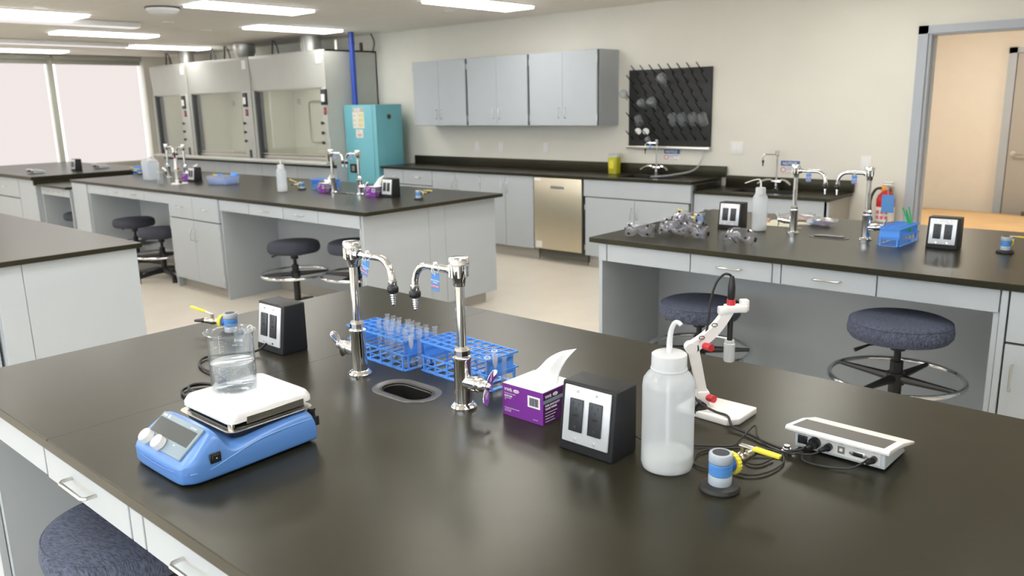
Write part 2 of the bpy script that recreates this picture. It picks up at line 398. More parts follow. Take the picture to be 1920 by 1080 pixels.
for x, y, lb in ((-7.95, 2.84, 'small flat sprinkler cover on the ceiling near the left edge'), (-8.5, 4.25, 'small flat sprinkler cover beside the long white strip'), (-9.1, 5.0, 'faint round sprinkler cover above the fume hoods'), (-6.0, 5.9, 'small flat sprinkler cover near the back wall corner')):
    tag(obj('sprinkler_cover', G().cyl((0, 0, -.006), .055, .006, seg=24), m_white, loc=(x, y, ZC)), lb, 'sprinkler', 'flat sprinkler covers')
# lamp of the next room
t = thing('ceiling_light', 'warm ceiling light in the room beyond the doorway', 'ceiling light', (-2.2, 8.6, 2.60))
obj('diffuser', G().box(-.3, -.6, -.03, .3, .6, -.001), m_lampw, t)
dup(t, (.6, 8.8, 2.60), label='second warm ceiling light in the room beyond the doorway')

# ================================================================ JOINERY
def handle(name, parent, x, z, y, L=.10, vert=False, m=m_sat, proj=.028, r=.0042):
    if vert: pts = [(x, y, z-L/2), (x, y-proj*.75, z-L/2), (x, y-proj, z-L/2+.008), (x, y-proj, z+L/2-.008), (x, y-proj*.75, z+L/2), (x, y, z+L/2)]
    else: pts = [(x-L/2, y, z), (x-L/2, y-proj*.75, z), (x-L/2+.008, y-proj, z), (x+L/2-.008, y-proj, z), (x+L/2, y-proj*.75, z), (x+L/2, y, z)]
    return obj(name, G().tube(pts, r, 8), m, parent)
FT = .019   # door leaf thickness
def front(parent, kind, x0, x1, z0, z1, y, hx=None, hside=0, hz=None, L=.10, gap=.0025):
    nm = 'drawer' if kind == 'drawer' else ('door' if kind == 'door' else 'filler_panel')
    o = obj(nm, G().box(x0+gap, y-FT, z0+gap, x1-gap, y, z1-gap, .0015, 1), m_cab, parent)
    if kind == 'drawer': handle('handle', o, (x0+x1)/2, (z0+z1)/2, y-FT, L)
    if kind == 'door': handle('handle', o, x1-.035 if hside > 0 else x0+.035, (hz if hz is not None else z1-.13), y-FT, L, True)
    return o
def hinges(parent, x, zs, y):
    for z in zs: obj('hinge', G().cyl((x, y-FT-.001, z-.025), .004, .05, seg=8), m_sat, parent)
def carcass(x0, y0, z0, x1, y1, z1, w=.018):
    return G().box(x0, y0, z0, x0+w, y1, z1).box(x1-w, y0, z0, x1, y1, z1).box(x0+w, y0, z0, x1-w, y0+w, z1).box(x0+w, y1-w, z0, x1-w, y1, z1).box(x0+w, y0+w, z0, x1-w, y1-w, z0+w)
def cabinet(label, x0, x1, y, depth, fronts, z0=.10, z1=.873, grp=None, toe=.06, cat='cabinet', hg=()):
    t = thing('base_cabinet', label, cat, ((x0+x1)/2, y+depth/2, 0), 0, grp)
    cx, cy = (x0+x1)/2, y+depth/2
    obj('body', carcass(x0-cx+.001, y-cy, z0, x1-cx-.001, y+depth-cy, z1), m_cab, t)
    obj('gap', G().box(x0-cx+.003, y-cy-.001, z0+.003, x1-cx-.003, y-cy, z1-.003), m_cabd, t)
    obj('toe_kick', G().box(x0-cx+.001, y+toe-cy, 0, x1-cx-.001, y+depth-cy, z0), m_base, t)
    for k, a, b, c, d, *r in fronts:
        front(t, k, a-cx, b-cx, c, d, y-cy-.001, hside=(r[0] if r else 0), hz=(r[1] if len(r) > 1 else None))
    for hx, zs in hg: hinges(t, hx-cx, zs, y-cy-.001)
    return t
def knee(label, x0, x1, y, yb, fronts, z0=.775, z1=.873, sideL=True, sideR=True, grp=None, L=.10):
    """sitting bay: apron of drawers, side panels and a back panel"""
    t = thing('knee_space_unit', label, 'desk unit', ((x0+x1)/2, y, 0), 0, grp); cx = (x0+x1)/2
    obj('apron_frame', G().box(x0-cx, .012, z0+.006, x1-cx, .45, z1), m_cab, t)
    for k, a, b, *r in fronts:
        front(t, k, a-cx, b-cx, z0+(r[0] if r else 0), z1-.002, .010, L=L)
    obj('back_panel', G().box(x0-cx, yb-y, .0, x1-cx, yb-y+.02, z0+.01), m_cab, t)
    if sideL: obj('side_panel', G().box(x0-cx, 0, .0, x0-cx+.02, yb-y, z0+.006), m_cab, t)
    if sideR: obj('side_panel', G().box(x1-cx-.02, 0, .0, x1-cx, yb-y, z0+.006), m_cab, t)
    obj('cove_base', G().box(x0-cx+.02, yb-y-.006, 0, x1-cx-.02, yb-y, .10), m_base, t)
    return t
def worktop(label, x0, y0, x1, y1, z=.9, th=.027, holes=(), name='worktop', seams=()):
    """slab with rounded-rectangle holes: (cx, cy, hx, hy, r)"""
    cx, cy = (x0+x1)/2, (y0+y1)/2; t = thing(name, label, 'worktop', (cx, cy, z-th))
    bm = bmesh.new(); loops = [[(x0-cx, y0-cy), (x1-cx, y0-cy), (x1-cx, y1-cy), (x0-cx, y1-cy)]]
    for hx0, hy0, hx, hy, r in holes:
        ring = []
        for ox, oy, a0 in ((hx-r, hy-r, 0), (-hx+r, hy-r, 90), (-hx+r, -hy+r, 180), (hx-r, -hy+r, 270)):
            for k in range(9):
                a = math.radians(a0+90*k/8); ring.append((hx0-cx+ox+r*math.cos(a), hy0-cy+oy+r*math.sin(a)))
        loops.append(ring)
    es = []
    for lp in loops:
        vs = [bm.verts.new((px, py, th)) for px, py in lp]
        for i in range(len(vs)):
            if (vs[i].co-vs[(i+1) % len(vs)].co).length > 1e-6: es.append(bm.edges.new((vs[i], vs[(i+1) % len(vs)])))
    bmesh.ops.remove_doubles(bm, verts=bm.verts, dist=1e-6)
    bmesh.ops.triangle_fill(bm, edges=bm.edges[:], use_beauty=True)
    for f in bm.faces:
        if f.normal.z < 0: f.normal_flip()
    r = bmesh.ops.extrude_face_region(bm, geom=bm.faces[:])
    for v in [q for q in r['geom'] if isinstance(q, bmesh.types.BMVert)]: v.co.z -= th
    bmesh.ops.recalc_face_normals(bm, faces=bm.faces[:])
    gg = G(); gg.bm.free(); gg.bm = bm
    s = obj('slab', gg, m_top, t, 20)
    bv = s.modifiers.new('edge', 'BEVEL'); bv.width = .0025; bv.segments = 2; bv.limit_method = 'ANGLE'; bv.angle_limit = math.radians(60)
    for sx in seams: obj('joint', G().box(sx-cx-.0009, y0-cy-.0002, th-.004, sx-cx+.0009, y1-cy+.0002, th+.0002), m_bsink, t)
    return t
def cupsink(parent, x, y, hx=.078, hy=.038):
    """oval cup sink let into a bench; x,y local to the worktop thing"""
    def ov(h, k, n=24):
        pts = []
        for cx, a0 in ((hx-hy, -90), (-(hx-hy), 90)):
            for i in range(n//2+1):
                a = math.radians(a0+180*i/(n//2)); pts.append((x+cx+(hy+h)*math.cos(a), y+(hy+h)*math.sin(a), k))
        return pts
    def loft(g, rings, cap=False):
        R = [[g.bm.verts.new(p) for p in r] for r in rings]
        for a, b in zip(R, R[1:]):
            for i in range(len(a)): g.bm.faces.new((a[i], b[i], b[(i+1) % len(a)], a[(i+1) % len(a)]))
        if cap: g.bm.faces.new(R[-1][::-1])
    g = G(); loft(g, [ov(.024, .0272), ov(.022, .0295), ov(.014, .030), ov(.010, .0275), ov(0, .0265), ov(-.002, .02)]); r = obj('sink_rim', g, m_rim, parent)
    g = G(); loft(g, [ov(-.001, .0262), ov(-.006, -.10), ov(-.014, -.14)], True); obj('basin', g, m_bsink, parent)
    return r

# ---- front bench (A)
wt = worktop('long black bench worktop nearest the camera with faucets and hotplate', -2.56, .558, 1.3, 1.99, holes=[(-1.492, 1.264, .078, .038, .0379)], seams=(-1.886,))
cupsink(wt, -1.492+.63, 1.264-1.274)
knee('grey sitting bay with drawers under the front bench', -2.44, -.60, .585, 1.05,
     [('blank', -2.44, -1.975, .004), ('drawer', -1.972, -1.532), ('blank', -1.530, -1.471, .0), ('drawer', -1.469, -1.03), ('blank', -1.028, -.6, .004)], L=.128)
cabinet('grey cabinet at the far left corner under the front bench', -2.54, -2.442, .585, .46, [('blank', -2.54, -2.442, .1, .873)])
cabinet('grey cabinet under the right of the front bench below the camera', -.598, 1.28, .585, .46, [('door', -.6, .1, .1, .66, 1), ('door', .1, .8, .1, .66, -1), ('drawer', -.6, .1, .66, .873), ('drawer', .1, .8, .66, .873)])
def backs(label, x0, x1, y0, y1, seams=()):
    t = thing('base_cabinet', label, 'cabinet', ((x0+x1)/2, (y0+y1)/2, 0)); cx, cy = (x0+x1)/2, (y0+y1)/2
    obj('body', carcass(x0-cx, y0-cy, .10, x1-cx, y1-cy, .873), m_cab, t)
    obj('toe_kick', G().box(x0-cx+.06, y0-cy, 0, x1-cx-.06, y1-cy-.06, .10), m_base, t)
    return t
def endpanel(parent, x, yc, yy, z0=.10, z1=.873):
    for a, b in zip(yy, yy[1:]): obj('end_panel', G().box(x, a-yc+.0015, z0, x+.018, b-yc-.0015, z1, .001, 1), m_cab, parent)
backs('grey cabinet body along the far side of the front bench', -2.52, 1.28, 1.075, 1.96)
# ---- left bench (D)
worktop('bare black worktop of the bench at the left edge of the picture', -8.3, .50, -4.454, 1.937)
t = thing('base_cabinet', 'grey bench end with a panel joint under the bare left worktop', 'cabinet', (-6.4, 1.57, 0))
obj('body', G().box(-1.88, -.355, .10, 1.90, .345, .873), m_cab, t); endpanel(t, 1.902, 1.57, (1.215, 1.338, 1.915))
obj('toe_kick', G().box(-1.88, -.30, 0, 1.86, .29, .10), m_base, t)
knee('grey sitting bay on the near side of the left bench', -8.25, -4.54, .55, 1.18, [('drawer', -5.6, -5.1), ('drawer', -5.1, -4.6), ('blank', -8.2, -5.6)], sideR=False)
# ---- middle bench (B)
wt = worktop('black worktop of the middle bench with two faucet pairs', -9.50, 3.437, -4.393, 4.835, holes=[(-5.53, 4.14, .078, .038, .0379), (-8.42, 4.14, .078, .038, .0379)])
cupsink(wt, -5.53+6.9465, 4.14-4.136); cupsink(wt, -8.42+6.9465, 4.14-4.136)
FY = 3.462
cabinet('narrow grey cabinet at the window end of the middle bench', -9.48, -9.09, FY, .5, [('blank', -9.48, -9.09, .1, .873)])
knee('grey sitting bay of the middle bench nearer the window', -9.09, -7.27, FY, 3.975, [('blank', -9.09, -8.61), ('drawer', -8.61, -8.20), ('drawer', -8.20, -7.77), ('blank', -7.77, -7.27)])
cabinet('grey cabinet with two drawers over two doors in the middle bench', -7.27, -6.38, FY, .53,
        [('drawer', -7.27, -6.825, .665, .873), ('drawer', -6.825, -6.38, .665, .873), ('door', -7.27, -6.825, .10, .66, 1), ('door', -6.825, -6.38, .10, .66, -1)],
        hg=[(-7.265, (.18, .58)), (-6.385, (.18, .58))])
knee('grey sitting bay of the middle bench next to its open end', -6.38, -4.48, FY, 3.99, [('blank', -6.38, -5.91), ('drawer', -5.91, -5.42), ('drawer', -5.42, -4.97), ('blank', -4.97, -4.48)])
t = backs('grey cabinet body along the hood side of the middle bench', -9.48, -4.48, 4.0, 4.81)
endpanel(t, 2.502, 4.405, (3.462, 4.08, 4.245, 4.81))
obj('cove_base', G().box(2.44, -.87, 0, 2.446, .345, .10), m_base, t)
# ---- right bench (C)
wt = worktop('black worktop of the right bench with goggles, rack and faucets', -2.53, 3.458, 2.4, 4.83, holes=[(-1.51, 4.14, .078, .034, .0339)])
cupsink(wt, -1.51+.065, 4.14-4.144, hy=.034)
CY = 3.490
knee('grey sitting bay with drawers in the right bench', -2.485, -.605, CY, 4.07,
     [('blank', -2.485, -2.43), ('blank', -2.43, -1.935), ('drawer', -1.935, -1.517), ('blank', -1.517, -1.475), ('drawer', -1.475, -1.059), ('blank', -1.059, -.605)], L=.115)
cabinet('grey cabinet with drawer over door at the right edge of the right bench', -.603, .40, CY, .5,
        [('blank', -.603, -.575, .1, .873), ('drawer', -.573, -.09, .67, .873), ('door', -.573, -.09, .10, .665, -1), ('door', -.088, .395, .10, .665, 1), ('drawer', -.088, .395, .67, .873)])
backs('grey cabinet body along the far side of the right bench', -2.485, 2.3, 4.10, 4.80)
backs('grey cabinet at the off-picture end of the right bench', .42, 2.3, 3.49, 4.05)

# ---- window bench (E) and its lower section
worktop('black worktop of the bench by the window blinds, bearing two meters', -13.2, 3.34, -10.38, 4.80, z=.9, th=.04)
obj_e = obj('bench_end_board', G().box(-10.40, 3.36, .80, -10.375, 4.80, .858), m_top); tag(obj_e, 'black upright board closing the end of the window bench above the lower top', 'end board')
worktop('lower black worktop joining the window bench to the middle bench', -10.37, 3.38, -9.51, 4.80, z=.82)
knee('low sitting bay with two small drawers beside the window bench', -10.36, -9.52, 3.43, 3.95, [('drawer', -10.36, -9.98), ('drawer', -9.98, -9.70), ('blank', -9.70, -9.52)], z0=.70, z1=.793, L=.09)
cabinet('tall-door grey cabinet under the near corner of the window bench', -10.95, -10.40, 3.40, 1.3, [('door', -10.95, -10.40, .1, .86, -1, .3)], z1=.86, hg=[(-10.41, (.25, .75))])
cabinet('grey drawer-and-door cabinet under the window bench at the left edge', -13.1, -10.96, 3.40, 1.3, [('drawer', -11.9, -10.96, .62, .86), ('door', -11.9, -10.96, .1, .61, -1), ('drawer', -13.1, -11.9, .62, .86), ('door', -13.1, -11.9, .1, .61, 1)], z1=.86)

# ---- wall run
wt = worktop('long black worktop along the back wall under the wall cabinets', -7.80, 6.37, -3.555, 6.93, holes=[(-4.13, 6.64, .30, .15, .03)])
obj('backsplash', G().box(-7.76+5.6775, .255, .027, -3.50+5.6775, .28, .127, .002), m_top, wt)
obj('sink_bowl', G().box(-.30, -.15, -.20, .30, .15, -.19).box(-.302, -.15, -.2, -.292, .15, .02).box(.292, -.15, -.2, .302, .15, .02).box(-.3, .142, -.2, .3, .152, .02).box(-.3, -.152, -.2, .3, -.142, .02), m_bsink, wt, loc=(-4.13+5.6775, 6.64-6.65, 0))
WY = 6.41
cabinet('grey wall-run cabinet with two drawers next to the teal cabinet', -7.76, -6.90, WY, .50, [('drawer', -7.76, -7.40, .70, .873), ('drawer', -7.40, -6.90, .70, .873), ('door', -7.76, -7.33, .12, .695, 1), ('door', -7.33, -6.90, .12, .695, -1)], z0=.12)
cabinet('grey two-door wall-run cabinet right of the drawers', -6.90, -6.14, WY, .50, [('door', -6.90, -6.52, .12, .873, 1), ('door', -6.52, -6.14, .12, .873, -1)], z0=.12, hg=[(-6.895, (.2, .8)), (-6.145, (.2, .8))])
cabinet('grey two-door wall-run cabinet left of the dishwasher', -6.14, -5.38, WY, .50, [('door', -6.14, -5.77, .12, .873, 1), ('door', -5.77, -5.38, .12, .873, -1)], z0=.12, hg=[(-6.135, (.2, .8)), (-5.385, (.2, .8))])
cabinet('grey sink cabinet under the sink right of the dishwasher', -4.74, -3.565, WY, .50, [('blank', -4.74, -3.565, .705, .873), ('door', -4.72, -4.15, .12, .70, 1), ('door', -4.15, -3.585, .12, .70, -1)], z0=.12, hg=[(-4.725, (.2, .6))])
# open the sink cabinet for the bowl by lowering its body
t = thing('dishwasher', 'stainless steel dishwasher built into the wall run', 'dishwasher', (-5.06, 6.41, 0))
obj('body', G().box(-.315, 0, .13, .315, .49, .865), m_black, t)
dr = obj('door', G().box(-.305, -.03, .135, .303, 0, .868, .004), m_dw, t)
obj('finger_pull', G().box(-.085, -.032, .76, .085, -.0295, .80, .001), m_steel, dr)
obj('sticker', G().box(-.295, -.0312, .835, -.21, -.030, .862), m_card, dr)
obj('sticker', G().box(-.285, -.0312, .15, -.205, -.030, .215), m_card, dr)
obj('kickplate', G().box(-.26, .02, .035, .34, .06, .13, .002), mat('dark_kickplate', (.10, .10, .08), .3), t)
obj('plinth', G().box(-.30, .06, 0, .31, .45, .035), m_base, t)
def wallcab(x0, x1, label):
    cx = (x0+x1)/2; t = thing('wall_cabinet', label, 'cabinet', (cx, 6.95, 1.374), 0, 'grey wall cabinets'); h = (x1-x0)/2
    obj('body', G().box(-h, -.33, 0, h, 0, .728), m_cab, t); obj('gap', G().box(-h+.004, -.331, .003, h-.004, -.330, .725), m_cabd, t)
    for s in (-1, 1):
        a, b = (-h+.018, -.001) if s < 0 else (.001, h-.018)
        dd = obj('door', G().box(a, -.349, .004, b, -.331, .724, .0015, 1), m_cab, t)
        handle('handle', dd, (b-.04) if s < 0 else (a+.04), .13, -.349, .10, True, m=m_sat)
        for z in (.08, .64): obj('hinge', G().cyl(((a-.004) if s < 0 else (b+.004), -.352, z-.03), .004, .06, seg=8), m_steel, t)
    return t
wallcab(-7.403, -6.508, 'grey two-door wall cabinet, leftmost and nearest the teal cabinet')
wallcab(-6.506, -5.604, 'grey two-door wall cabinet in the middle of three')
wallcab(-5.602, -4.715, 'grey two-door wall cabinet, rightmost and nearest the drying rack')
# low wheelchair-height section
wt = worktop('lower black worktop with sink right of the wall run', -3.553, 6.41, -2.355, 6.93, z=.82, holes=[(-3.0, 6.67, .27, .13, .03)])
obj('backsplash', G().box(-.544, .235, .027, .61, .26, .127, .002), m_top, wt)
obj('side_splash', G().box(-.599, -.24, .027, -.585, .235, .078, .002), m_top, wt)
obj('sink_bowl', G().box(-.27, -.13, -.14, .27, .13, -.13).box(-.272, -.13, -.14, -.262, .13, .02).box(.262, -.13, -.14, .272, .13, .02).box(-.27, .122, -.14, .27, .132, .02).box(-.27, -.132, -.14, .27, -.122, .02), m_bsink, wt, loc=(-.046, 0, 0))
t = thing('sink_desk', 'grey open desk frame carrying the lower sink worktop', 'desk frame', (-2.955, 6.43, 0))
obj('apron', G().box(-.598, 0, .66, .59, .02, .793), m_cab, t)
obj('apron', G().box(-.598, .3, .55, .57, .32, .62), m_cab, t)
obj('end_panel', G().box(.555, 0, 0, .575, .50, .793), mat('panel_beige', (.44, .42, .37), .5), t)
obj('leg', G().box(.50, -.002, 0, .556, .05, .66), m_cab, t)
obj('leg', G().box(-.598, -.002, 0, -.50, .05, .66), m_cab, t)
obj('back_panel', G().box(-.598, .49, 0, .555, .50, .79), m_cab, t)

# ================================================================ FUME HOODS
def hood(x0, x1, label, last=False):
    cx = (x0+x1)/2; h = (x1-x0)/2; t = thing('fume_hood', label, 'fume hood', (cx, 6.10, .90), 0, 'fume hoods'); PW = .10 if last else .25
    obj('hood_lamp', G().box(-h*.5, .30, 1.19, h*.5, .42, 1.199), m_hoodl, t)
    sx0, sx1 = -h+.07, h-PW       # sash opening
    # shell: side walls, top, back
    obj('shell', G().box(-h, .06, 0, -h+.02, .85, 1.40).box(h-.02, .03, 0, h, .85, 1.40).box(-h, .83, 0, h, .85, 1.40).box(-h, .05, 1.38, h, .85, 1.40), m_hood, t)
    obj('liner', G().box(-h+.03, .66, .04, h-.03, .67, 1.2).box(-h+.03, .2, .04, -h+.035, .66, 1.2).box(h-PW, .14, .04, h-PW+.005, .66, 1.2).box(-h+.03, .10, 1.2, h-.03, .67, 1.205), m_liner, t)
    obj('worksurface', G().box(-h+.02, .05, .0, h-.02, .66, .04), m_hood, t)
    obj('sill', G().prism([(-.03, .0), (-.045, .02), (-.03, .045), (.08, .045), (.08, 0)], -h, h, 'x'), m_hood, t)
    # raked upper panel
    obj('upper_panel', G().prism([(.03, 1.40), (.03, 1.36), (.06, .955), (.075, .935), (.10, .935), (.10, 1.40)], -h+.012, h-.012, 'x', .004), m_hood, t)
    obj('left_post', G().box(-h+.0215, .04, .045, -h+.05, .14, .95), m_hood, t)
    obj('track', G().box(-h+.05, .06, .045, -h+.09, .16, .95), m_cabd, t)
    post = obj('control_post', G().box(h-PW, .035, .045, h-.0215, .14, .95, .003), m_hood, t)
    px = h-PW if not last else h-PW-.045
    obj('airflow_alarm', G().box(px+.04, .02, .74, px+.15, .045, .93, .004), m_black, post)
    obj('alarm_label', G().box(px+.05, .0185, .78, px+.12, .0205, .87), m_winkk, post)
    obj('light_switch', G().box(px+.07, .03, .62, px+.14, .042, .71, .003), m_cabd, post)
    obj('switch_rocker', G().box(px+.085, .026, .64, px+.125, .031, .69, .002), m_red, post)
    for z in (.52, .40, .28):
        obj('valve_knob', G().cyl((px+.05, .04, z), .010, .03, (0, -1, 0), 10).cyl((px+.05, .015, z), .022, .012, (0, -1, 0), 6), m_black, post)
    obj('caution_label', G().box(px+.07, .037, .19, px+.15, .0395, .34), m_winkk, post)
    obj('caution_print', G().box(px+.085, .0362, .22, px+.13, .0372, .32), m_tagblue, post)
    obj('outlet', G().box(px+.08, .034, .05, px+.15, .041, .16, .003), m_black, post)
    s = obj('sash', G().box(sx0, .085, .09, sx1, .091, .955), m_sash, t)
    obj('sash_rail', G().box(sx0, .075, .05, sx1, .10, .088, .004).box(sx0, .07, .105, sx1, .10, .12, .003), m_steel, s)
    rr_ = []
    for ox, oz, a0 in ((.14, .22, 0), (-.14, .22, 90), (-.14, -.22, 180), (.14, -.22, 270)):
        for k in range(6):
            a = math.radians(a0+90*k/5); rr_.append((ox+.06*math.cos(a) - .25*h, .645, oz+.06*math.sin(a)+.52))
    obj('access_panel', G().tube(rr_, .008, 6, True), m_duct, t)
    obj('baffle', G().box(-.02, .64, .1, -.012, .655, 1.1).box(sx0+.1, .64, .76, sx0+.16, .655, .84), m_hood, t)
    obj('serial_label', G().box(h-.16, .026, 1.24, h-.06, .030, 1.36), m_winkk, t)
    return t
hx = (-13.08, -11.90, -10.16, -8.455)
hood(hx[0], hx[1], 'fume hood nearest the window, leftmost of three')
hood(hx[1]+.002, hx[2], 'middle fume hood of three')
hood(hx[2]+.002, hx[3], 'fume hood next to the blue pipe, rightmost of three', True)
for i, (a, b) in enumerate(zip(hx, hx[1:])):
    n = 4; w_ = (b-a)/n
    cabinet(('grey storage cabinet under the fume hood nearest the window', 'grey storage cabinet under the middle fume hood', 'grey storage cabinet under the rightmost fume hood')[i], a+.001, b-.001, 6.22, .6,
            [('door', a+w_*k, a+w_*(k+1), .10, .86, 1 if k % 2 == 0 else -1, .6) for k in range(n)], z1=.90)
def duct(x, r, label, flare=0):
    t = thing('exhaust_duct', label, 'duct', (x, 6.45, 2.30), 0, 'exhaust ducts above the hoods')
    obj('pipe', G().lathe([(r, 0), (r, .02), (r*(1+flare)+.004, .10), (r*(1+flare), .209)], seg=24), m_duct, t)
    obj('collar', G().cyl((0, 0, 0), r+.025, .015, seg=24), m_duct, t)
duct(-12.45, .11, 'round metal duct above the fume hood nearest the window')
duct(-10.75, .11, 'flared metal duct above the middle fume hood', .35)
duct(-9.15, .13, 'round metal duct above the rightmost fume hood')
for x, lb in ((-13.0, 'thin dark cable loop above the leftmost hood'), (-11.6, 'thin dark cable rising between the left two ducts'), (-11.2, 'thin dark cable rising just left of the flared duct'), (-9.95, 'dark looped cable between the right two ducts')):
    tag(obj('cable', G().tube(spl([(x-.03, 6.4, 2.30), (x-.01, 6.4, 2.42), (x+.0, 6.4, 2.51)]), .012, 6).tube(spl([(x+.06, 6.45, 2.30), (x+.02, 6.45, 2.43), (x+.0, 6.42, 2.51)]), .008, 6), m_black), lb, 'cable', 'dark cables above the hoods')
t = thing('service_pipe', 'bright blue vertical pipe in front of the rightmost hood side', 'pipe', (-8.395, 6.52, 1.2))
obj('pipe', G().cyl((0, 0, 0), .033, 1.31, seg=20), m_pipe, t)
obj('coupling', G().cyl((0, 0, 1.16), .037, .04, seg=20), m_pipe, t)
tag(obj('cable', G().tube(spl([(-8.40, 6.85, 2.28), (-8.36, 6.85, 2.40), (-8.42, 6.85, 2.51)]), .008, 6), m_rubber), 'short dark cable beside the top of the blue pipe', 'cable')
tag(obj('conduit_stub', G().cyl((-8.50, 6.75, 2.30), .022, .10, seg=10), m_black), 'short black stub on top of the rightmost hood near the wall', 'stub')
tag(obj('conduit_stub', G().cyl((-8.62, 6.45, 2.30), .018, .13, seg=10), m_card), 'pale stub on the rightmost hood left of the blue pipe', 'stub')

# ================================================================ TEAL CABINET
t = thing('safety_cabinet', 'teal metal corrosives cabinet beside the rightmost fume hood', 'cabinet', (-8.13, 6.37, 0))
obj('body', G().box(-.31, .02, .05, .31, .41, 1.632, .006), m_teal, t)
dr = obj('door', G().box(-.31, 0, .06, .235, .02, 1.628, .003), m_teal, t)
obj('door_edge', G().box(.24, .0, .06, .31, .02, 1.628, .003), m_teal, t)
obj('latch', G().box(-.24, -.012, .80, -.11, .0, .91, .012), m_black, dr)
obj('paddle', G().box(-.205, -.018, .82, -.15, -.011, .885, .004), m_steel, dr)
lb = obj('acid_label', G().box(-.14, -.002, 1.35, .08, -.0005, 1.60), m_paper, dr)
obj('label_band', G().box(-.14, -.0028, 1.545, .08, -.0018, 1.597), m_mull, lb)
text('acid_lettering', 'ACID', .05, m_winkk, lb, (-.105, -.0028, 1.554), (1, 0, 0), (0, 0, 1), bold=True)
for k in range(3):
    obj('pictogram', G().box(-.03, -.0028, 1.368+k*.058, .065, -.0018, 1.41+k*.058), m_lyel, lb)
    text('caption', 'DANGER', .012, m_ink, lb, (-.13, -.0028, 1.385+k*.058), (1, 0, 0), (0, 0, 1))
l2 = obj('notice_label', G().box(-.09, -.002, 1.235, .045, -.0005, 1.335), m_paper, dr)
text('caption', 'LATCH', .014, m_ink, l2, (-.06, -.0028, 1.31), (1, 0, 0), (0, 0, 1)); obj('red_print', G().box(-.06, -.0028, 1.25, .02, -.0018, 1.285), mat('faded_red', (.6, .4, .36), .7), l2)
obj('vent_plug', G().cyl((.31, .20, 1.485), .030, .008, (1, 0, 0), 20), mat('bronze_plug', (.12, .10, .05), .4, .7), t)
obj('foot', G().box(-.30, .03, 0, .30, .40, .05), m_black, t)

# ================================================================ DRYING PEGBOARD
pb = thing('drying_rack', 'black wall pegboard for drying glassware above the sink', 'drying rack', (-4.127, 6.947, 1.172))
obj('board', G().box(-.448, -.025, 0, .448, 0, .725, .003), m_peg, pb)
obj('drip_trough', G().box(-.455, -.055, -.03, .455, 0, -.0, .004), m_steel, pb)
pm = None; npeg = 0
for r in range(8):
    for c in range(9 if r % 2 == 0 else 8):
        x = -.40 + c*.1 + (.05 if r % 2 else 0); z = .06 + r*.088
        if pm is None:
            gg = G().tube([(0, -.02, 0), (0, -.06, .028), (0, -.145, .088)], [.008, .006, .0045], 6); pm = obj('peg', gg, m_peg, pb); pm.location = (x, 0, z)
        else:
            q = pm.copy(); COL.objects.link(q); q.parent = pb; q.location = (x, 0, z)
hose = tag(obj('drain_hose', G().tube(spl([(-3.74, 6.90, 1.14), (-3.73, 6.88, 1.06), (-3.78, 6.80, .96), (-3.92, 6.62, .925), (-4.05, 6.50, .915)]), .0085, 8), m_bag), 'clear drain hose hanging from the pegboard down to the sink', 'hose')
def glassware(kind, loc, label, tilt=.55, s=1):
    g = G(); ax = (0, -math.cos(tilt)*-1 if False else math.cos(tilt), -math.sin(tilt))
    if kind == 'beaker': g.lathe([(.036*s, 0), (.036*s, .085*s), (.033*s, .09*s), (0, .09*s)], (0, 0, 0), (0, -.6, .8) if False else (0, -.55, .83), 20)
    if kind == 'flask': g.lathe([(.012*s, 0), (.012*s, .035*s), (.03*s, .055*s), (.042*s, .085*s), (.040*s, .11*s), (.02*s, .128*s), (0, .13*s)], (0, 0, 0), (0, -.8, .6), 20)
    if kind == 'cap': g.lathe([(.022, 0), (.032, .02), (.032, .028), (0, .03)], (0, 0, 0), (.3, -.92, -.25), 20)
    o = obj('glass_' + kind if kind != 'cap' else 'white_stopper', g, m_winkk if kind == 'cap' else m_glassf, loc=loc)
    return tag(o, label, {'beaker': 'beaker', 'flask': 'flask', 'cap': 'stopper'}[kind], 'glassware on the drying rack')
glassware('flask', (-4.14, 6.90, 1.74), 'round glass flask highest on the black drying rack', s=1.2)
glassware('flask', (-4.25, 6.90, 1.53), 'round glass flask on the drying rack left of centre, middle height', s=1.15)
glassware('flask', (-4.36, 6.88, 1.53), 'dim glass flask on the drying rack near its left edge, upper')
glassware('flask', (-4.55, 6.86, 1.62), 'glass flask sticking out past the upper left edge of the drying rack')
glassware('beaker', (-4.40, 6.86, 1.38), 'small glass beaker near the left edge of the drying rack above the stoppers')
for x, lb in ((-4.02, 'leftmost of the four beakers in a row on the drying rack'), (-3.92, 'second from left of the four beakers in a row on the drying rack'), (-3.81, 'third from left of the four beakers in a row on the drying rack'), (-3.71, 'rightmost of the four beakers in a row on the drying rack')):
    glassware('beaker', (x, 6.86, 1.385), lb, s=1.15)
glassware('cap', (-4.43, 6.88, 1.32), 'round white stopper at the lower left of the drying rack, left one')
glassware('cap', (-4.34, 6.88, 1.32), 'round white stopper at the lower left of the drying rack, right one')
glassware('flask', (-4.28, 6.86, 1.20), 'small glass flask low on the drying rack beside the stoppers', s=.7)

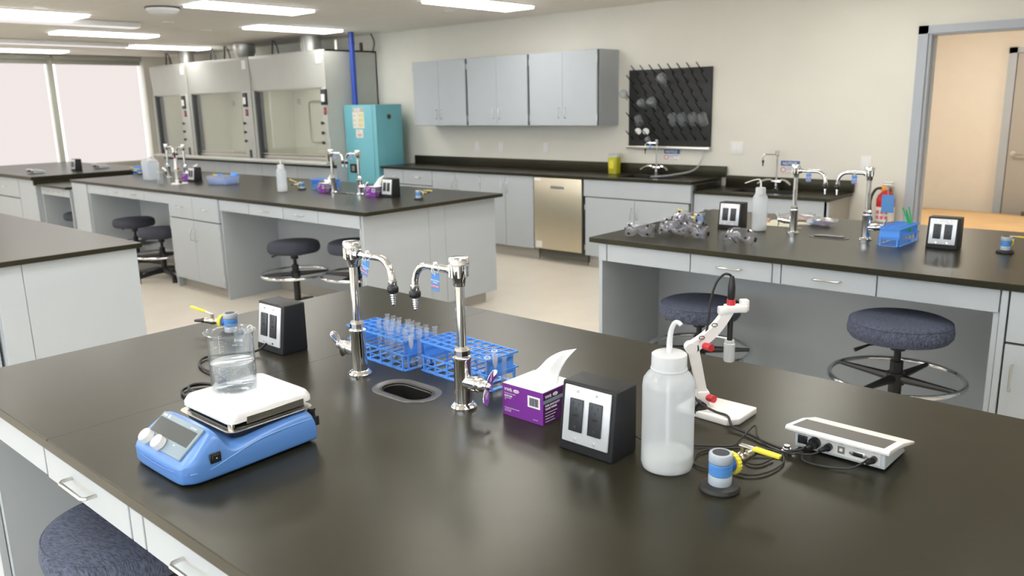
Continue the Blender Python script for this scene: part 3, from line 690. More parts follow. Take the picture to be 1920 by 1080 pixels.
# ================================================================ WALL FITTINGS
def plate(x, z, w, h, label, n=1, cat='wall plate', name='wall_plate'):
    t = thing(name, label, cat, (x, YN, z)); obj('cover', G().box(-w/2, -.006, -h/2, w/2, 0, h/2, .003), m_card, t)
    for k in range(n):
        cx = (k-(n-1)/2)*.046
        obj('socket', G().box(cx-.016, -.0075, -.034, cx+.016, -.006, .034, .001), m_white, t)
    return t
plate(-3.42, 1.165, .125, .118, 'white double outlet plate on the wall right of the drying rack', 2, 'outlet', 'wall_outlet')
plate(-2.275, 1.065, .08, .118, 'white switch plate on the wall between faucet and extinguisher', 1, 'switch', 'wall_switch')
plate(-6.70, 1.12, .075, .118, 'faint outlet plate under the leftmost wall cabinet', 1, 'outlet', 'wall_outlet')
plate(-6.32, 1.12, .075, .118, 'faint outlet plate under the middle wall cabinet', 1, 'outlet', 'wall_outlet')
plate(-5.66, 1.12, .075, .118, 'faint outlet plate under the joint of the right wall cabinets', 1, 'outlet', 'wall_outlet')
def notice(x, z, label):
    t = thing('notice_sign', label, 'sign', (x, YN-.002, z), 0, 'notice signs by the sinks')
    obj('sheet', G().box(-.085, -.004, -.11, .085, 0, .0), m_card, t)
    b = obj('header', G().box(-.085, -.0055, -.045, .085, -.004, 0), m_lblue, t)
    text('notice_lettering', 'NOTICE', .036, m_winkk, t, (-.068, -.0056, -.036), (1, 0, 0), (0, 0, 1), bold=True, xs=.95)
    text('notice_lettering', 'NON-POTABLE\nWATER', .016, m_lblue, t, (-.035, -.0042, -.065), (1, 0, 0), (0, 0, 1))
    text('notice_lettering', 'DO NOT DRINK', .014, m_red, t, (-.035, -.0042, -.104), (1, 0, 0), (0, 0, 1))
    obj('symbol', G().lathe([(.018, 0), (.024, 0), (.024, .0008), (.018, .0008)], (-.062, -.004, -.078), (0, -1, 0), 20, True), m_red, t)
notice(-4.09, 1.143, 'blue and white notice sign behind the faucet below the drying rack')
notice(-2.91, 1.065, 'blue and white notice sign behind the faucet of the lower sink')
# fire extinguisher
t = thing('fire_extinguisher', 'red and white fire extinguisher with blue tag on the back wall', 'fire extinguisher', (-2.07, 6.86, .585))
obj('cylinder', G().lathe([(0, 0), (.066, 0), (.07, .01), (.07, .20), (.06, .235), (.035, .262), (.018, .27), (.018, .28), (0, .28)], seg=28), m_extr, t)
lb = obj('label_wrap', G().lathe([(.0708, .03), (.0708, .145)], seg=28), m_card, t)
for k in range(3):
    for j in range(2): obj('pictogram', G().box(-.045+k*.034, -.0765, .05+j*.045, -.025+k*.034, -.070, .075+j*.045), m_tagred, lb)
obj('valve_head', G().cyl((0, 0, .28), .018, .035).box(-.03, -.012, .315, .045, .012, .327, .003).box(-.03, -.012, .333, .055, .012, .345, .003), m_steel, t)
obj('tape', G().box(-.045, -.02, .27, .005, .02, .31, .008), m_orange, t)
obj('discharge_hose', G().tube(spl([(-.03, -.01, .295), (-.075, -.03, .28), (-.105, -.04, .20), (-.102, -.04, .10), (-.085, -.04, .03)]), .0105, 8), m_rubber, t)
obj('inspection_tag', G().box(.0, -.10, .11, .095, -.096, .25), m_tagblue, t); obj('bracket', G().box(-.03, .05, .1, .03, .088, .3), m_steel, t)
obj('tag_string', G().tube(spl([(.01, -.02, .30), (.03, -.07, .29), (.045, -.098, .245)]), .0015, 5), m_card, t)

# sharps container
t = thing('sharps_container', 'yellow sharps container on the wall worktop left of the sink', 'container', (-4.66, 6.80, .9))
obj('body', G().rr([(0, .05, .038, .012), (.16, .055, .042, .012), (.165, .05, .04, .012)]), m_sharps, t)
obj('lid', G().rr([(.165, .056, .043, .012), (.19, .056, .043, .012), (.195, .045, .035, .01)]), m_cap, t)
obj('label', G().box(-.035, -.043, .05, .02, -.0405, .13), m_yel, t)

# ================================================================ WALL FAUCETS (blade handles)
def sinkfaucet(loc, label, h=.34, ml=m_chrome):
    t = thing('sink_faucet', label, 'faucet', loc, 0, 'long-bladed faucets at the wall sinks')
    obj('base', G().cyl((0, 0, 0), .026, .015).cyl((0, 0, .015), .016, .06).box(-.045, -.014, .055, .045, .014, .085, .008), ml, t)
    obj('riser', G().cyl((0, 0, .08), .009, h-.10), ml, t)
    obj('vacuum_breaker', G().lathe([(0, h-.05), (.012, h-.05), (.018, h-.03), (.02, h-.005), (.016, h), (0, h)], seg=12), ml, t)
    obj('spout', G().tube([(0, 0, h-.035)] + [(-.10, 0, h-.035)] + arc((-.10, 0, h-.065), .03, PI/2, PI, (1, 0, 0), (0, 0, 1)) + [(-.13, 0, h-.09)], .007, 8), ml, t)
    obj('nozzle', G().lathe([(0, h-.14), (.004, h-.14), (.007, h-.105), (.011, h-.10), (.011, h-.088), (0, h-.088)], (-.13, 0, 0), seg=12), m_black, t)
    for s in (-1, 1):
        obj('blade_handle', G().tube(spl([(s*.03, 0, .075), (s*.06, -.01, .085), (s*.11, -.03, .075), (s*.15, -.05, .05)]), [.007+.004*math.sin(k/24*PI) for k in range(25)], 8), ml, t)
    return t
sf = sinkfaucet((-4.19, 6.83, .9), 'tall chrome faucet with blade handles in front of the drying rack')
sf2 = dup(sf, (-2.98, 6.83, .82), label='tall faucet with pale blade handles at the lower sink')
# ================================================================ GOOSENECK LAB FAUCET
def labfaucet(loc, rz, label):
    t = thing('lab_faucet', label, 'faucet', loc, rz, 'goosenecked laboratory faucets')
    obj('flange', G().lathe([(0, 0), (.031, 0), (.0315, .006), (.026, .013), (.021, .015), (0, .015)], seg=28), m_chrome, t)
    b = obj('valve_body', G().lathe([(0, .014), (.0205, .014), (.0205, .118), (.0222, .121), (.0222, .126), (.018, .128), (0, .128)], seg=28), m_chrome, t)
    obj('branch', G().lathe([(0, 0), (.0165, .0), (.0165, .028), (.0185, .030), (.0185, .040), (.0155, .043), (.0155, .056), (.0125, .060), (.0125, .068), (0, .068)], (-.010, 0, .066), (-1, 0, .06), 20), m_chrome, b)
    hg = G().cyl((-.070, 0, .070), .0125, .013, (-1, 0, 0), 16).cyl((-.083, 0, .070), .0095, .006, (-1, 0, 0), 16, r2=.004)
    wg = G(); ringw = []
    for k in range(17):
        q = (k-8)/8; wz = .043*q; ww = (.0065+.0085*math.sin(PI*min(1, abs(q)*.85)))*(1 if abs(q) < .93 else .55); tx = -.081-.010*abs(q)**1.6; th = .0058-.0035*abs(q)
        ringw.append([wg.bm.verts.new((tx+th*.5, ww, wz)), wg.bm.verts.new((tx+th*.5, -ww, wz)), wg.bm.verts.new((tx-th*.5, -ww*.7, wz)), wg.bm.verts.new((tx-th*.5, ww*.7, wz))])
    for a, c in zip(ringw, ringw[1:]):
        for m_ in range(4): wg.bm.faces.new((a[m_], a[(m_+1) % 4], c[(m_+1) % 4], c[m_]))
    wg.bm.faces.new(ringw[0][::-1]); wg.bm.faces.new(ringw[-1]); bmesh.ops.recalc_face_normals(wg.bm, faces=wg.bm.faces[:])
    wg.bm.transform(Matrix.Translation((0, 0, .070)) @ Matrix.Rotation(.45, 4, 'X'))
    obj('handle_hub', hg, m_chrome, b); wo = obj('handle', wg, m_chrome, b, 70)
    sbv = wo.modifiers.new('soft', 'SUBSURF'); sbv.levels = 1; sbv.render_levels = 2
    obj('hex_nut', G().lathe([(0, .127), (.0165, .127), (.0185, .131), (.0185, .143), (.015, .150), (.0125, .152), (0, .152)], seg=8), m_chrome, t, 20)
    obj('riser', G().lathe([(.0112, .150), (.0112, .298), (.0128, .300)], seg=24), m_chrome, t)
    obj('vacuum_breaker', G().lathe([(0, .296), (.0135, .296), (.0145, .300), (.0155, .312), (.0195, .318), (.0215, .340), (.0215, .346), (.0245, .347), (.0245, .360), (.022, .3635), (0, .3645)], seg=28), m_chrome, t)
    rb = G()
    for k in range(8): a = 2*PI*k/8; rb.box(.0205*math.cos(a)-.0025, .0205*math.sin(a)-.0025, .318, .0205*math.cos(a)+.0025, .0205*math.sin(a)+.0025, .346)
    obj('breaker_rib', rb, m_chrome, t)
    obj('arm_nut', G().lathe([(.0135, .0), (.0145, .004), (.0145, .014), (.0115, .018)], (.012, 0, .331), (1, 0, 0), 10), m_chrome, t)
    pts = [(.010, 0, .331), (.060, 0, .331), (.105, 0, .331)] + arc((.105, 0, .283), .048, PI/2, .10, (1, 0, 0), (0, 0, 1), 12) + [(.1545, 0, .268)]
    obj('gooseneck', G().tube(pts, .0088, 16), m_chrome, t)
    obj('tip_nut', G().lathe([(.0098, 0), (.0112, .002), (.0112, .016), (.0095, .018)], (.1548, 0, .262), (0, 0, 1), 10), m_chrome, t)
    obj('collar', G().lathe([(0, .248), (.0125, .248), (.0145, .251), (.0145, .261), (.0125, .264), (0, .264)], (.155, 0, 0), seg=24), m_black, t)
    prof = [(0, .248)]; z = .248
    for k in range(6):
        r = .0085-.0006*k; prof += [(r-.0022, z), (r, z-.0015), (r-.0024, z-.0050)]; z -= .0056
    prof += [(.003, z-.001), (0, z-.001)]
    obj('serrated_nozzle', G().lathe(prof, (.155, 0, 0), seg=20), m_chrome, t)
    return t
fa = labfaucet((-1.688, 1.271, .9), 0, 'chrome gooseneck faucet on the front bench, left of its oval sink')
FG = 'goosenecked laboratory faucets'
dup(fa, (-1.296, 1.271, .9), PI, 'chrome gooseneck faucet on the front bench, beside the purple tissue box')
dup(fa, (-1.705, 4.15, .9), 0, 'chrome gooseneck faucet on the right bench, beside the white squeeze bottle')
dup(fa, (-1.335, 4.15, .9), PI, 'chrome gooseneck faucet on the right bench, beside the blue rack')
dup(fa, (-5.715, 4.15, .9), 0, 'chrome gooseneck faucet near the open end of the middle bench, left of the pair')
dup(fa, (-5.355, 4.15, .9), PI, 'chrome gooseneck faucet near the open end of the middle bench, right of the pair')
dup(fa, (-8.66, 4.15, .9), 0, 'chrome gooseneck faucet at the window end of the middle bench, left of the pair')
dup(fa, (-8.28, 4.15, .9), PI, 'chrome gooseneck faucet at the window end of the middle bench, right of the pair')
# warning tags hanging on the arms
def wtag(loc, ry, label, rz=0):
    t = thing('warning_tag', label, 'tag', loc, rz, 'blue warning tags on the faucets')
    c = obj('card', G().box(-.013, -.0006, -.053, .013, .0006, -.010, .0004, 1), m_tagblue, t)
    obj('red_band', G().box(-.013, -.0012, -.045, .013, -.0006, -.0395), m_tagred, c)
    text('tag_lettering', 'NON-POTABLE', .0042, m_winkk, c, (0, -.0007, -.030), (1, 0, 0), (0, 0, 1), align='CENTER', bold=True)
    text('tag_lettering', 'WATER', .0042, m_winkk, c, (0, -.0007, -.0350), (1, 0, 0), (0, 0, 1), align='CENTER', bold=True)
    text('tag_lettering', 'DO NOT DRINK', .0036, m_winkk, c, (0, -.0013, -.0435), (1, 0, 0), (0, 0, 1), align='CENTER')
    obj('cable_tie', G().tube([(0, .012*math.sin(a)-.0, .0+.012*math.cos(a)-.001) for a in [2*PI*k/16 for k in range(16)]], .0012, 6, True).box(-.003, -.005, .010, .003, .004, .016, .001).tube([(0, -.010, .004), (0, -.0025, -.008), (0, -.001, -.016)], .0012, 6), m_winkk, t)
    t.rotation_euler = (0, ry, rz); return t
wt0 = wtag((-1.615, 1.260, 1.232), .30, 'blue warning tag tilted on the left faucet of the front bench')
w2 = dup(wt0, (-1.365, 1.262, 1.230), 0, 'blue warning tag hanging straight on the right faucet of the front bench'); w2.rotation_euler = (0, .06, 0)
for x, y, lb in ((-1.635, 4.14, 'blue warning tag on the faucet beside the squeeze bottle, right bench'), (-1.405, 4.14, 'blue warning tag on the faucet beside the blue rack, right bench'), (-5.64, 4.14, 'small warning tag on the left faucet at the open end of the middle bench'), (-5.43, 4.14, 'small warning tag on the right faucet at the open end of the middle bench')):
    q = dup(wt0, (x, y, 1.230), 0, lb); q.rotation_euler = (0, 0, 0)
q = dup(wt0, (-4.26, 6.822, .9+.305), 0, 'small blue warning tag on the faucet before the drying rack'); q.rotation_euler = (0, 0, 0)

# ================================================================ OUTLET BOXES
def outletbox(loc, label, rz=0):
    t = thing('outlet_box', label, 'power outlet box', loc, rz, 'black bench outlet boxes')
    w = .0675; s = .018/.145
    obj('housing', G().prism([(0, 0), (.018, .145), (.088, .145), (.088, 0)], -w, w, 'x', .004), m_blackm, t)
    # local frame of the sloping face
    def fp(x, z, d): return (x, s*z - d, z)
    def slab(name, x0, x1, z0, z1, d0, d1, m, par, b=.001):
        g = G(); g.box(x0, -d1, z0, x1, -d0, z1, b, 2)
        for v in g.bm.verts: v.co.y += s*v.co.z
        return obj(name, g, m, par)
    p = slab('faceplate', -.057, .057, .022, .139, .0, .005, m_silver, t, .002)
    for k, cx in enumerate((-.0235, .0235)):
        o = slab('receptacle', cx-.0165, cx+.0165, .047, .115, .005, .0085, m_recp, p, .0015)
        for zc in (.065, .103):
            slab('slot', cx-.009, cx-.0075, zc-.001, zc+.006, .0083, .0089, m_ink, o, 0)
            slab('slot', cx+.006, cx+.0075, zc-.001, zc+.006, .0083, .0089, m_ink, o, 0)
            slab('ground_hole', cx-.0025, cx+.0025, zc-.010, zc-.0055, .0083, .0089, m_ink, o, 0)
        slab('test_button', cx-.006, cx+.006, .080, .084, .0083, .0095, m_blackm, o, .0003)
        for zc in (.030, .130): obj('screw', G().cyl((cx, s*zc-.005, zc), .0033, .0018, (0, -1, .12), 12), m_chrome, p)
    slab('white_label', -.020, .014, .1165, .1235, .005, .0056, m_winkk, p, 0)
    return t
ob = outletbox((-.913, 1.232, .9), 'black outlet box on the front bench beside the large wash bottle')
dup(ob, (-2.068, 1.234, .9), 0, 'black outlet box on the front bench behind the glass beaker')
dup(ob, (-2.055, 4.11, .9), 0, 'black outlet box on the right bench behind the goggles')
dup(ob, (-.975, 4.09, .9), 0, 'black outlet box near the right edge of the right bench')
dup(ob, (-5.02, 4.15, .9), 0, 'black outlet box near the open end of the middle bench')
dup(ob, (-7.93, 4.02, .9), 0, 'black outlet box at the window half of the middle bench')
dup(ob, (-10.95, 4.02, .9), 0, 'black outlet box on the bench by the window blinds')

# ================================================================ GAS TURRETS
def gas(loc, rz, label, side=False):
    t = thing('gas_turret', label, 'gas outlet', loc, rz, 'blue and grey bench gas outlets')
    obj('base', G().lathe([(0, 0), (.036, 0), (.037, .004), (.034, .010), (.024, .013), (0, .013)], seg=36), m_rubber, t)
    obj('lower_ring', G().lathe([(0, .012), (.0205, .012), (.0215, .014), (.0215, .029), (.0205, .031), (0, .031)], seg=48, ribs=1, ribd=.0007), m_ggrey, t)
    b = obj('body', G().lathe([(0, .031), (.0195, .031), (.0212, .033), (.0212, .038), (.0205, .0385), (.0212, .039), (.0212, .045), (.0205, .0455), (.0212, .046), (.0212, .052), (.0195, .054), (0, .054)], seg=36), m_tagblue, t)
    obj('top_knob', G().lathe([(0, .055), (.0205, .055), (.0218, .057), (.0218, .071), (.0205, .073), (0, .073)], seg=48, ribs=1, ribd=.0008), m_ggrey, t)
    obj('top_disc', G().cyl((0, 0, .073), .0155, .0006, seg=30), m_ink, t)
    obj('side_socket', G().cyl((.012, 0, .043), .017, .014, (1, 0, 0), 24), m_gblue, b)
    obj('yellow_ring', G().lathe([(.011, 0), (.0215, 0), (.0225, .002), (.0225, .010), (.0205, .012), (.011, .012)], (.026, 0, .043), (1, 0, 0), 40, True, ribs=1, ribd=.0012), m_yel, b)
    v = obj('ball_valve', G().lathe([(0, 0), (.011, 0), (.011, .012), (.0085, .013), (.0085, .022), (.011, .025), (.012, .034), (.011, .043), (.0085, .046), (.0095, .048), (.0095, .060), (0, .060)], (.034, 0, .043), (1, 0, 0), 12).cyl((.068, 0, .052), .005, .014, seg=10), m_brass, t)
    q = -1.45 if side else .15; lx, ly = math.cos(q), math.sin(q); lz = -.002 if side else .022
    rb = lambda a, b, w0, w1, th: G().prism([(a, -w0), (b, -w1), (b, w1), (a, w0)], -th, th, 'z', .0012)
    mt_ = Matrix.Translation((.068, 0, .067)) @ Matrix.Rotation(q, 4, 'Z') @ Matrix.Rotation(-math.atan2(lz, .07), 4, 'Y')
    ga_ = rb(-.006, .026, .006, .0055, .0016); ga_.bm.transform(mt_); obj('lever_arm', ga_, m_sat, v)
    gb_ = rb(.022, .074, .0068, .0058, .0030); gb_.bm.transform(mt_); obj('lever_grip', gb_, m_yel, v)
    obj('hose_barb', G().tube([(.092, 0, .043), (.100, 0, .043), (.112, 0, .042), (.135, 0, .040)], [.0085, .0085, .006, .004], 10), m_black, t)
    return t
ga = gas((-.633, 1.271, .9), math.radians(81), 'blue and grey gas outlet on the front bench between bottle and meter', True)
gl = gas((-2.33, 1.262, .9), math.radians(205), 'blue and grey gas outlet on the front bench left of the outlet box')
dup(ga, (-.725, 4.15, .9), math.radians(85), 'blue and grey gas outlet at the right edge of the right bench')
dup(gl, (-2.24, 4.14, .9), math.radians(190), 'gas outlet on the right bench behind the goggle pile')
dup(ga, (-4.665, 4.17, .9), math.radians(95), 'gas outlet at the open end of the middle bench')
dup(gl, (-6.16, 4.14, .9), math.radians(190), 'gas outlet on the middle bench beside the squeeze bottle')
dup(gl, (-7.42, 4.10, .9), math.radians(190), 'gas outlet on the middle bench by the clear box of bottles')
dup(gl, (-9.48, 4.2, .9), math.radians(200), 'gas outlet at the window end of the middle bench')
#PART2
# ================================================================ HOTPLATE
t = thing('hotplate', 'blue magnetic hotplate stirrer with white square top on the front bench', 'hotplate', (-1.514, .634, .9))
W = .1165
prof = [(.0, .010), (.001, .036), (.006, .0465), (.066, .094), (.074, .097), (.081, .092), (.094, .066), (.106, .058), (.122, .060), (.20, .070), (.262, .074), (.286, .074), (.296, .068), (.300, .05), (.302, .010)]
g = G(); N_ = 12; rows = []
for y_, z_ in prof: rows.append((y_, z_))
# plan outline: front corners rounded, sides slightly waisted; loft cross sections along y
def half(y_): 
    if y_ < .03: return W*(.80+.20*math.sin(min(1, y_/.03)*PI/2))
    return W - .006*max(0, (y_-.1)/.2)
secs = [0, .004, .012, .024, .04, .058, .066, .074, .081, .087, .094, .106, .122, .16, .20, .262, .286, .296, .302]
def topz(y_):
    for (a, za), (b, zb) in zip(prof, prof[1:]):
        if a <= y_ <= b and b > a: return za+(zb-za)*(y_-a)/(b-a)
    return .05
R_ = []
for y_ in secs:
    h, zt = half(y_), max(.036, topz(y_)); inset = .030*max(0, min(1, (zt-.045)/.05)) if y_ < .09 else .012
    ring = [(-h+.004, .002), (-h, .008), (-h-.001, .030), (-h+.001, min(zt-.004, .046)), (-h+inset*.5, zt-.010*(1 if zt > .05 else .3)), (-h+inset+.006, zt), (h-inset-.006, zt), (h-inset*.5, zt-.010*(1 if zt > .05 else .3)), (h-.001, min(zt-.004, .046)), (h+.001, .030), (h, .008), (h-.004, .002)]
    R_.append([g.bm.verts.new((x_, y_, z_)) for x_, z_ in ring])
for a, b in zip(R_, R_[1:]):
    for i in range(12): g.bm.faces.new((a[i], a[(i+1) % 12], b[(i+1) % 12], b[i]))
g.bm.faces.new(R_[0][::-1]); g.bm.faces.new(R_[-1]); bmesh.ops.recalc_face_normals(g.bm, faces=g.bm.faces[:])
body = obj('body', g, m_hp, t, 60); sm = body.modifiers.new('soft', 'SUBSURF'); sm.levels = 2; sm.render_levels = 2
for s in (-1, 1):
    obj('seam_line', G().tube(spl([(s*(W-.0040), .012, .029), (s*(W-.0005), .05, .028), (s*(W-.000), .10, .040), (s*(W-.0035), .16, .052), (s*(W-.007), .23, .055), (s*(W-.0095), .29, .054)]), .0012, 6), mat('seam_blue', (.22, .42, .75), .3), body)
obj('seam_line', G().tube(spl([(-W+.006, .008, .029), (-.05, -.0008, .026), (.05, -.0008, .026), (W-.006, .008, .029)]), .001, 6), m_hp, body)
for sx in (-.07, .07):
    for sy in (.05, .25): obj('foot', G().cyl((sx, sy, 0), .012, .012), m_rubber, t)
# sloping control panel: plane through (y .014,z .054) and (.064,.0935)
P0 = Vector((0, .007, .0485)); U = Vector((1, 0, 0)); V = Vector((0, .060, .0475)).normalized(); Nn = U.cross(V)
def onp(gm):   # local panel coords (x, along slope, out) -> body coords
    for v in gm.bm.verts: v.co = P0 + U*v.co.x + V*v.co.y + Nn*v.co.z
    return gm
pan = obj('control_panel', onp(G().box(-.082, .002, -.004, .080, .0745, .0018, .002)), m_hpg, t)
obj('display', onp(G().box(-.078, .0285, .0012, .072, .0625, .0026, .0005, 1)), m_lcd, pan)
for kx in (-.060, -.008):
    obj('knob', onp(G().lathe([(0, .003), (.0145, .003), (.0140, .016), (.0125, .0175), (0, .018)], (kx, .013, 0), seg=28)), m_white, pan)
tw = lambda s, x_, y_, sz, m, b=False: text('panel_print', s, sz, m, pan, P0+U*x_+V*y_+Nn*.0022, U, V, bold=b)
tw('VWR', -.074, .0655, .0066, m_winkk, True); tw('HOTPLATE', .040, .0657, .0045, m_winkk); tw('Stir', .030, .0215, .0045, m_winkk)
obj('logo', onp(G().lathe([(.0022, 0), (.0036, 0), (.0036, .0003), (.0022, .0003)], (-.051, .0680, .0018), seg=20, closed=True)), m_winkk, pan)
# heat shield, plate and trim
obj('heat_shield', G().rr([(.0745, .103, .094, .02), (.0750, .108, .099, .02), (.0765, .109, .100, .02), (.0768, .108, .099, .02)], c=(-.010, .207)), m_steel, t)
obj('dark_tray', G().rr([(.060, .098, .088, .02), (.0744, .100, .092, .02)], c=(-.010, .207)).rr([(.0769, .098, .090, .02), (.079, .096, .088, .02)], c=(-.010, .207)), m_black, t)
for sx, sy in ((-.095, .125), (.075, .125), (-.095, .28), (.075, .28)): obj('standoff', G().cyl((sx, sy, .076), .006, .014, seg=12), m_steel, t)
obj('heating_plate', G().rr([(.0875, .098, .096, .016), (.0885, .1005, .0985, .018), (.098, .1005, .0985, .019), (.1075, .0955, .0935, .018), (.1110, .0915, .0895, .016), (.1118, .087, .085, .014), (.1118, .03, .03, .01)], n=8, c=(-.012, .213)), m_ceram, t)
obj('trim_strip', G().box(.0885, .150, .083, .0905, .285, .098, .0005, 1), m_steel, t)
obj('bracket', G().box(.070, .118, .074, .088, .122, .090, .001, 1), m_steel, t)
sw = obj('power_switch', G().box(W-.004, .052, .038, W+.0012, .075, .058, .001, 1), m_black, t)
obj('rocker', G().box(W+.0005, .055, .041, W+.003, .072, .055, .001, 1), m_rubber, sw); obj('mark', G().cyl((W+.0028, .064, .048), .0012, .0004, (1, 0, 0), 8), m_winkk, sw)
obj('rear_connector', G().box(.06, .297, .040, .085, .315, .062, .002).cyl((.083, .307, .062), .009, .006, seg=12).cyl((.10, .305, .035), .007, .02, seg=12), m_black, t)
cord = [(-.03, .300, .03), (-.10, .315, .014), (-.20, .29, .006), (-.30, .262, .006), (-.375, .250, .006), (-.42, .262, .006), (-.435, .30, .006), (-.40, .335, .006), (-.30, .345, .007), (-.25, .31, .010), (-.33, .27, .014), (-.41, .275, .014), (-.415, .315, .012), (-.33, .355, .010), (-.43, .38, .006), (-.56, .39, .006), (-.625, .42, .006), (-.640, .46, .006), (-.60, .52, .006), (-.56, .56, .012), (-.55, .59, .03)]
obj('power_cord', G().tube(spl(cord, 10), .0036, 8), m_rubber, t)
# ---------------- beaker with water and bubbles
bk = thing('beaker', 'glass beaker half full of bubbling water on the white hotplate', 'beaker', (-1.567, .843, 1.0122)); bk.scale = (1.07, 1.07, 1.07)
obj('glass', G().lathe([(0, .0018), (.040, .0018), (.0442, .005), (.0447, .010), (.0447, .108), (.0465, .114), (.0495, .1185), (.0492, .1195), (.0470, .117), (.0437, .110), (.0434, .010), (.0425, .006), (.039, .0045), (0, .0045)], seg=56), m_glass, bk)
obj('rim', G().tube([(.0493*math.cos(a)*(1+.09*max(0, math.cos(a-.62))**24), .0493*math.sin(a)*(1+.09*max(0, math.cos(a-.62))**24), .1192+.002*max(0, math.cos(a-.62))**24) for a in [2*PI*k/72 for k in range(72)]], .0013, 8, True), m_glass, bk)
obj('base_ring', G().tube([(.0425*math.cos(a), .0425*math.sin(a), .0025) for a in [2*PI*k/48 for k in range(48)]], .0016, 6, True), m_glass, bk)
obj('painted_water_sheen', G().lathe([(.0428, .0562), (.041, .0553), (0, .0551)], seg=48), m_sheen, bk)  # milky white disc paints the ceiling's reflection on the water
wtr = obj('water', G().lathe([(0, .0048), (.0390, .0048), (.0424, .007), (.0430, .011), (.0430, .0555), (.0434, .0565), (.0428, .0560), ], seg=56), m_watert, bk)
gb = G()
for k in range(900):
    a = random.uniform(0, 2*PI); rr0 = .0418*math.sqrt(random.uniform(.8, 1)); zz = .0535 - .026*random.random(); r0 = random.uniform(.0005, .0010)
    if zz < .012: continue
    gb.lathe([(0, -r0), (r0*.87, -r0*.5), (r0*.87, r0*.5), (0, r0)], (rr0*math.cos(a), rr0*math.sin(a), zz), seg=6)
bub = obj('bubbles', gb, m_chrome, wtr); bub['kind'] = 'stuff'
obj('stir_bar', G().tube([(-.010, -.012, .009), (-.0095, -.0112, .009), (.014, .0105, .009), (.0145, .011, .009)], [.001, .0035, .0035, .001], 12), m_ceram, bk)
# printed scale on the far side of the glass, so the lettering reads mirrored
far = Vector((-1.572, .853, 0)).normalized(); far.z = 0
def beaker_print(s, sz, off, z, bold=False):
    a0 = math.atan2(far.y, far.x) + off
    me_o = text('graduation_print', s, sz, m_winkk, bk, (0, 0, 0), (1, 0, 0), (0, 1, 0), bold=bold, align='CENTER')
    for v in me_o.data.vertices:
        a = a0 + v.co.x/.0447; v.co = Vector((.0451*math.cos(a), .0451*math.sin(a), z+v.co.y))
    return me_o
beaker_print('VWR', .0085, -.35, .083, True); beaker_print('No. 1004', .0055, -.30, .074); beaker_print('500', .0055, .72, .094); beaker_print('400', .0055, .72, .076)
gs = G()
for k in range(7):
    a0 = math.atan2(far.y, far.x)+.52; L_ = .12 if k % 2 == 0 else .07
    for j in range(3):
        pa = a0-L_*j/2; gs.tube([(.0451*math.cos(pa), .0451*math.sin(pa), .066+k*.0055), (.0451*math.cos(pa-L_/2), .0451*math.sin(pa-L_/2), .066+k*.0055)], .0003, 4)
a0 = math.atan2(far.y, far.x)+.52; gs.tube([(.0451*math.cos(a0), .0451*math.sin(a0), .062), (.0451*math.cos(a0), .0451*math.sin(a0), .101)], .0003, 4)
obj('graduation_marks', gs, m_winkk, bk)
a0 = math.atan2(far.y, far.x)-.62
lg = G()
for k in range(5): lg.tube([(.0451*math.cos(a0+.05+.16*j/6-.0), .0451*math.sin(a0+.05+.16*j/6), .086+(k-2)*.0012*math.sin(PI*j/6)) for j in range(-5, 6) if 0 <= j], .0003, 4)
obj('logo', lg, m_winkk, bk)

# ================================================================ WASH BOTTLES
def bottle(loc, label, kind, rz=0, s=1.0, grp='squeeze wash bottles', r=.0505):
    t = thing('wash_bottle', label, 'bottle', loc, rz, grp)
    H = .197
    obj('body', G().lathe([(0, .003), (r*.80, .001), (r*.94, .004), (r, .014), (r*.985, .10), (r*.99, H-.028), (r*.95, H-.014), (r*.80, H-.003), (r*.64, H+.004), (r*.60, H+.008), (r*.60, H+.014)], seg=48), m_bottle, t)
    obj('liquid', G().lathe([(0, .004), (r*.86, .004), (r*.93, .012), (r*.93, .034), (0, .034)], seg=40), m_liq, t)
    c = obj('cap', G().lathe([(0, H+.038), (r*.57, H+.038), (r*.66, H+.035), (r*.67, H+.010), (r*.655, H+.007), (r*.60, H+.007)], seg=60, ribs=1, ribd=.0005), m_cap, t)
    obj('thread_ring', G().lathe([(r*.64, H+.003), (r*.69, H+.005), (r*.69, H+.008), (r*.64, H+.009)], seg=48), m_cap, c)
    obj('dip_tube', G().tube([(0, 0, .02), (0, 0, H)], .0035, 8), m_cap, t)
    if kind == 'short': pts = spl([(0, 0, H+.035), (.000, 0, H+.06), (.003, 0, H+.082), (.010, 0, H+.097), (.018, 0, H+.099), (.0235, 0, H+.095)], 6); rad = [.0062-.002*min(1, i/20) for i in range(len(pts))]
    else: pts = spl([(0, 0, H+.035), (0, 0, H+.055), (-.003, 0, H+.072), (-.013, 0, H+.080), (-.04, 0, H+.075), (-.075, 0, H+.062), (-.092, 0, H+.056)], 6); rad = [.0052-.0025*i/36 for i in range(len(pts))]
    if kind == 'straight': pts = [(0, 0, H+.035), (0, 0, H+.06), (-.002, 0, H+.085)]; rad = [.006, .005, .003]
    obj('spout', G().tube(pts, rad, 12), m_cap, c); return t
bottle((-.757, 1.292, .9), 'large translucent wash bottle nearly empty on the front bench', 'short')
bottle((-1.895, 4.15, .9), 'white squeeze bottle with bent spout on the right bench', 'bent', r=.040)
bottle((-6.175, 3.95, .9), 'white squeeze bottle with straight spout on the middle bench', 'straight', r=.043)
t = thing('jug', 'large pale translucent square jug at the window end of the middle bench', 'jug', (-8.61, 3.93, .9))
obj('body', G().rr([(0, .075, .06, .02), (.19, .08, .065, .02), (.215, .06, .05, .02), (.22, .03, .03, .012)]), m_bottle, t)
obj('lid', G().cyl((0, 0, .22), .03, .02), m_cap, t)
t = thing('squeeze_bottle', 'small clear bottle beside the pale jug on the middle bench', 'bottle', (-8.03, 3.75, .9))
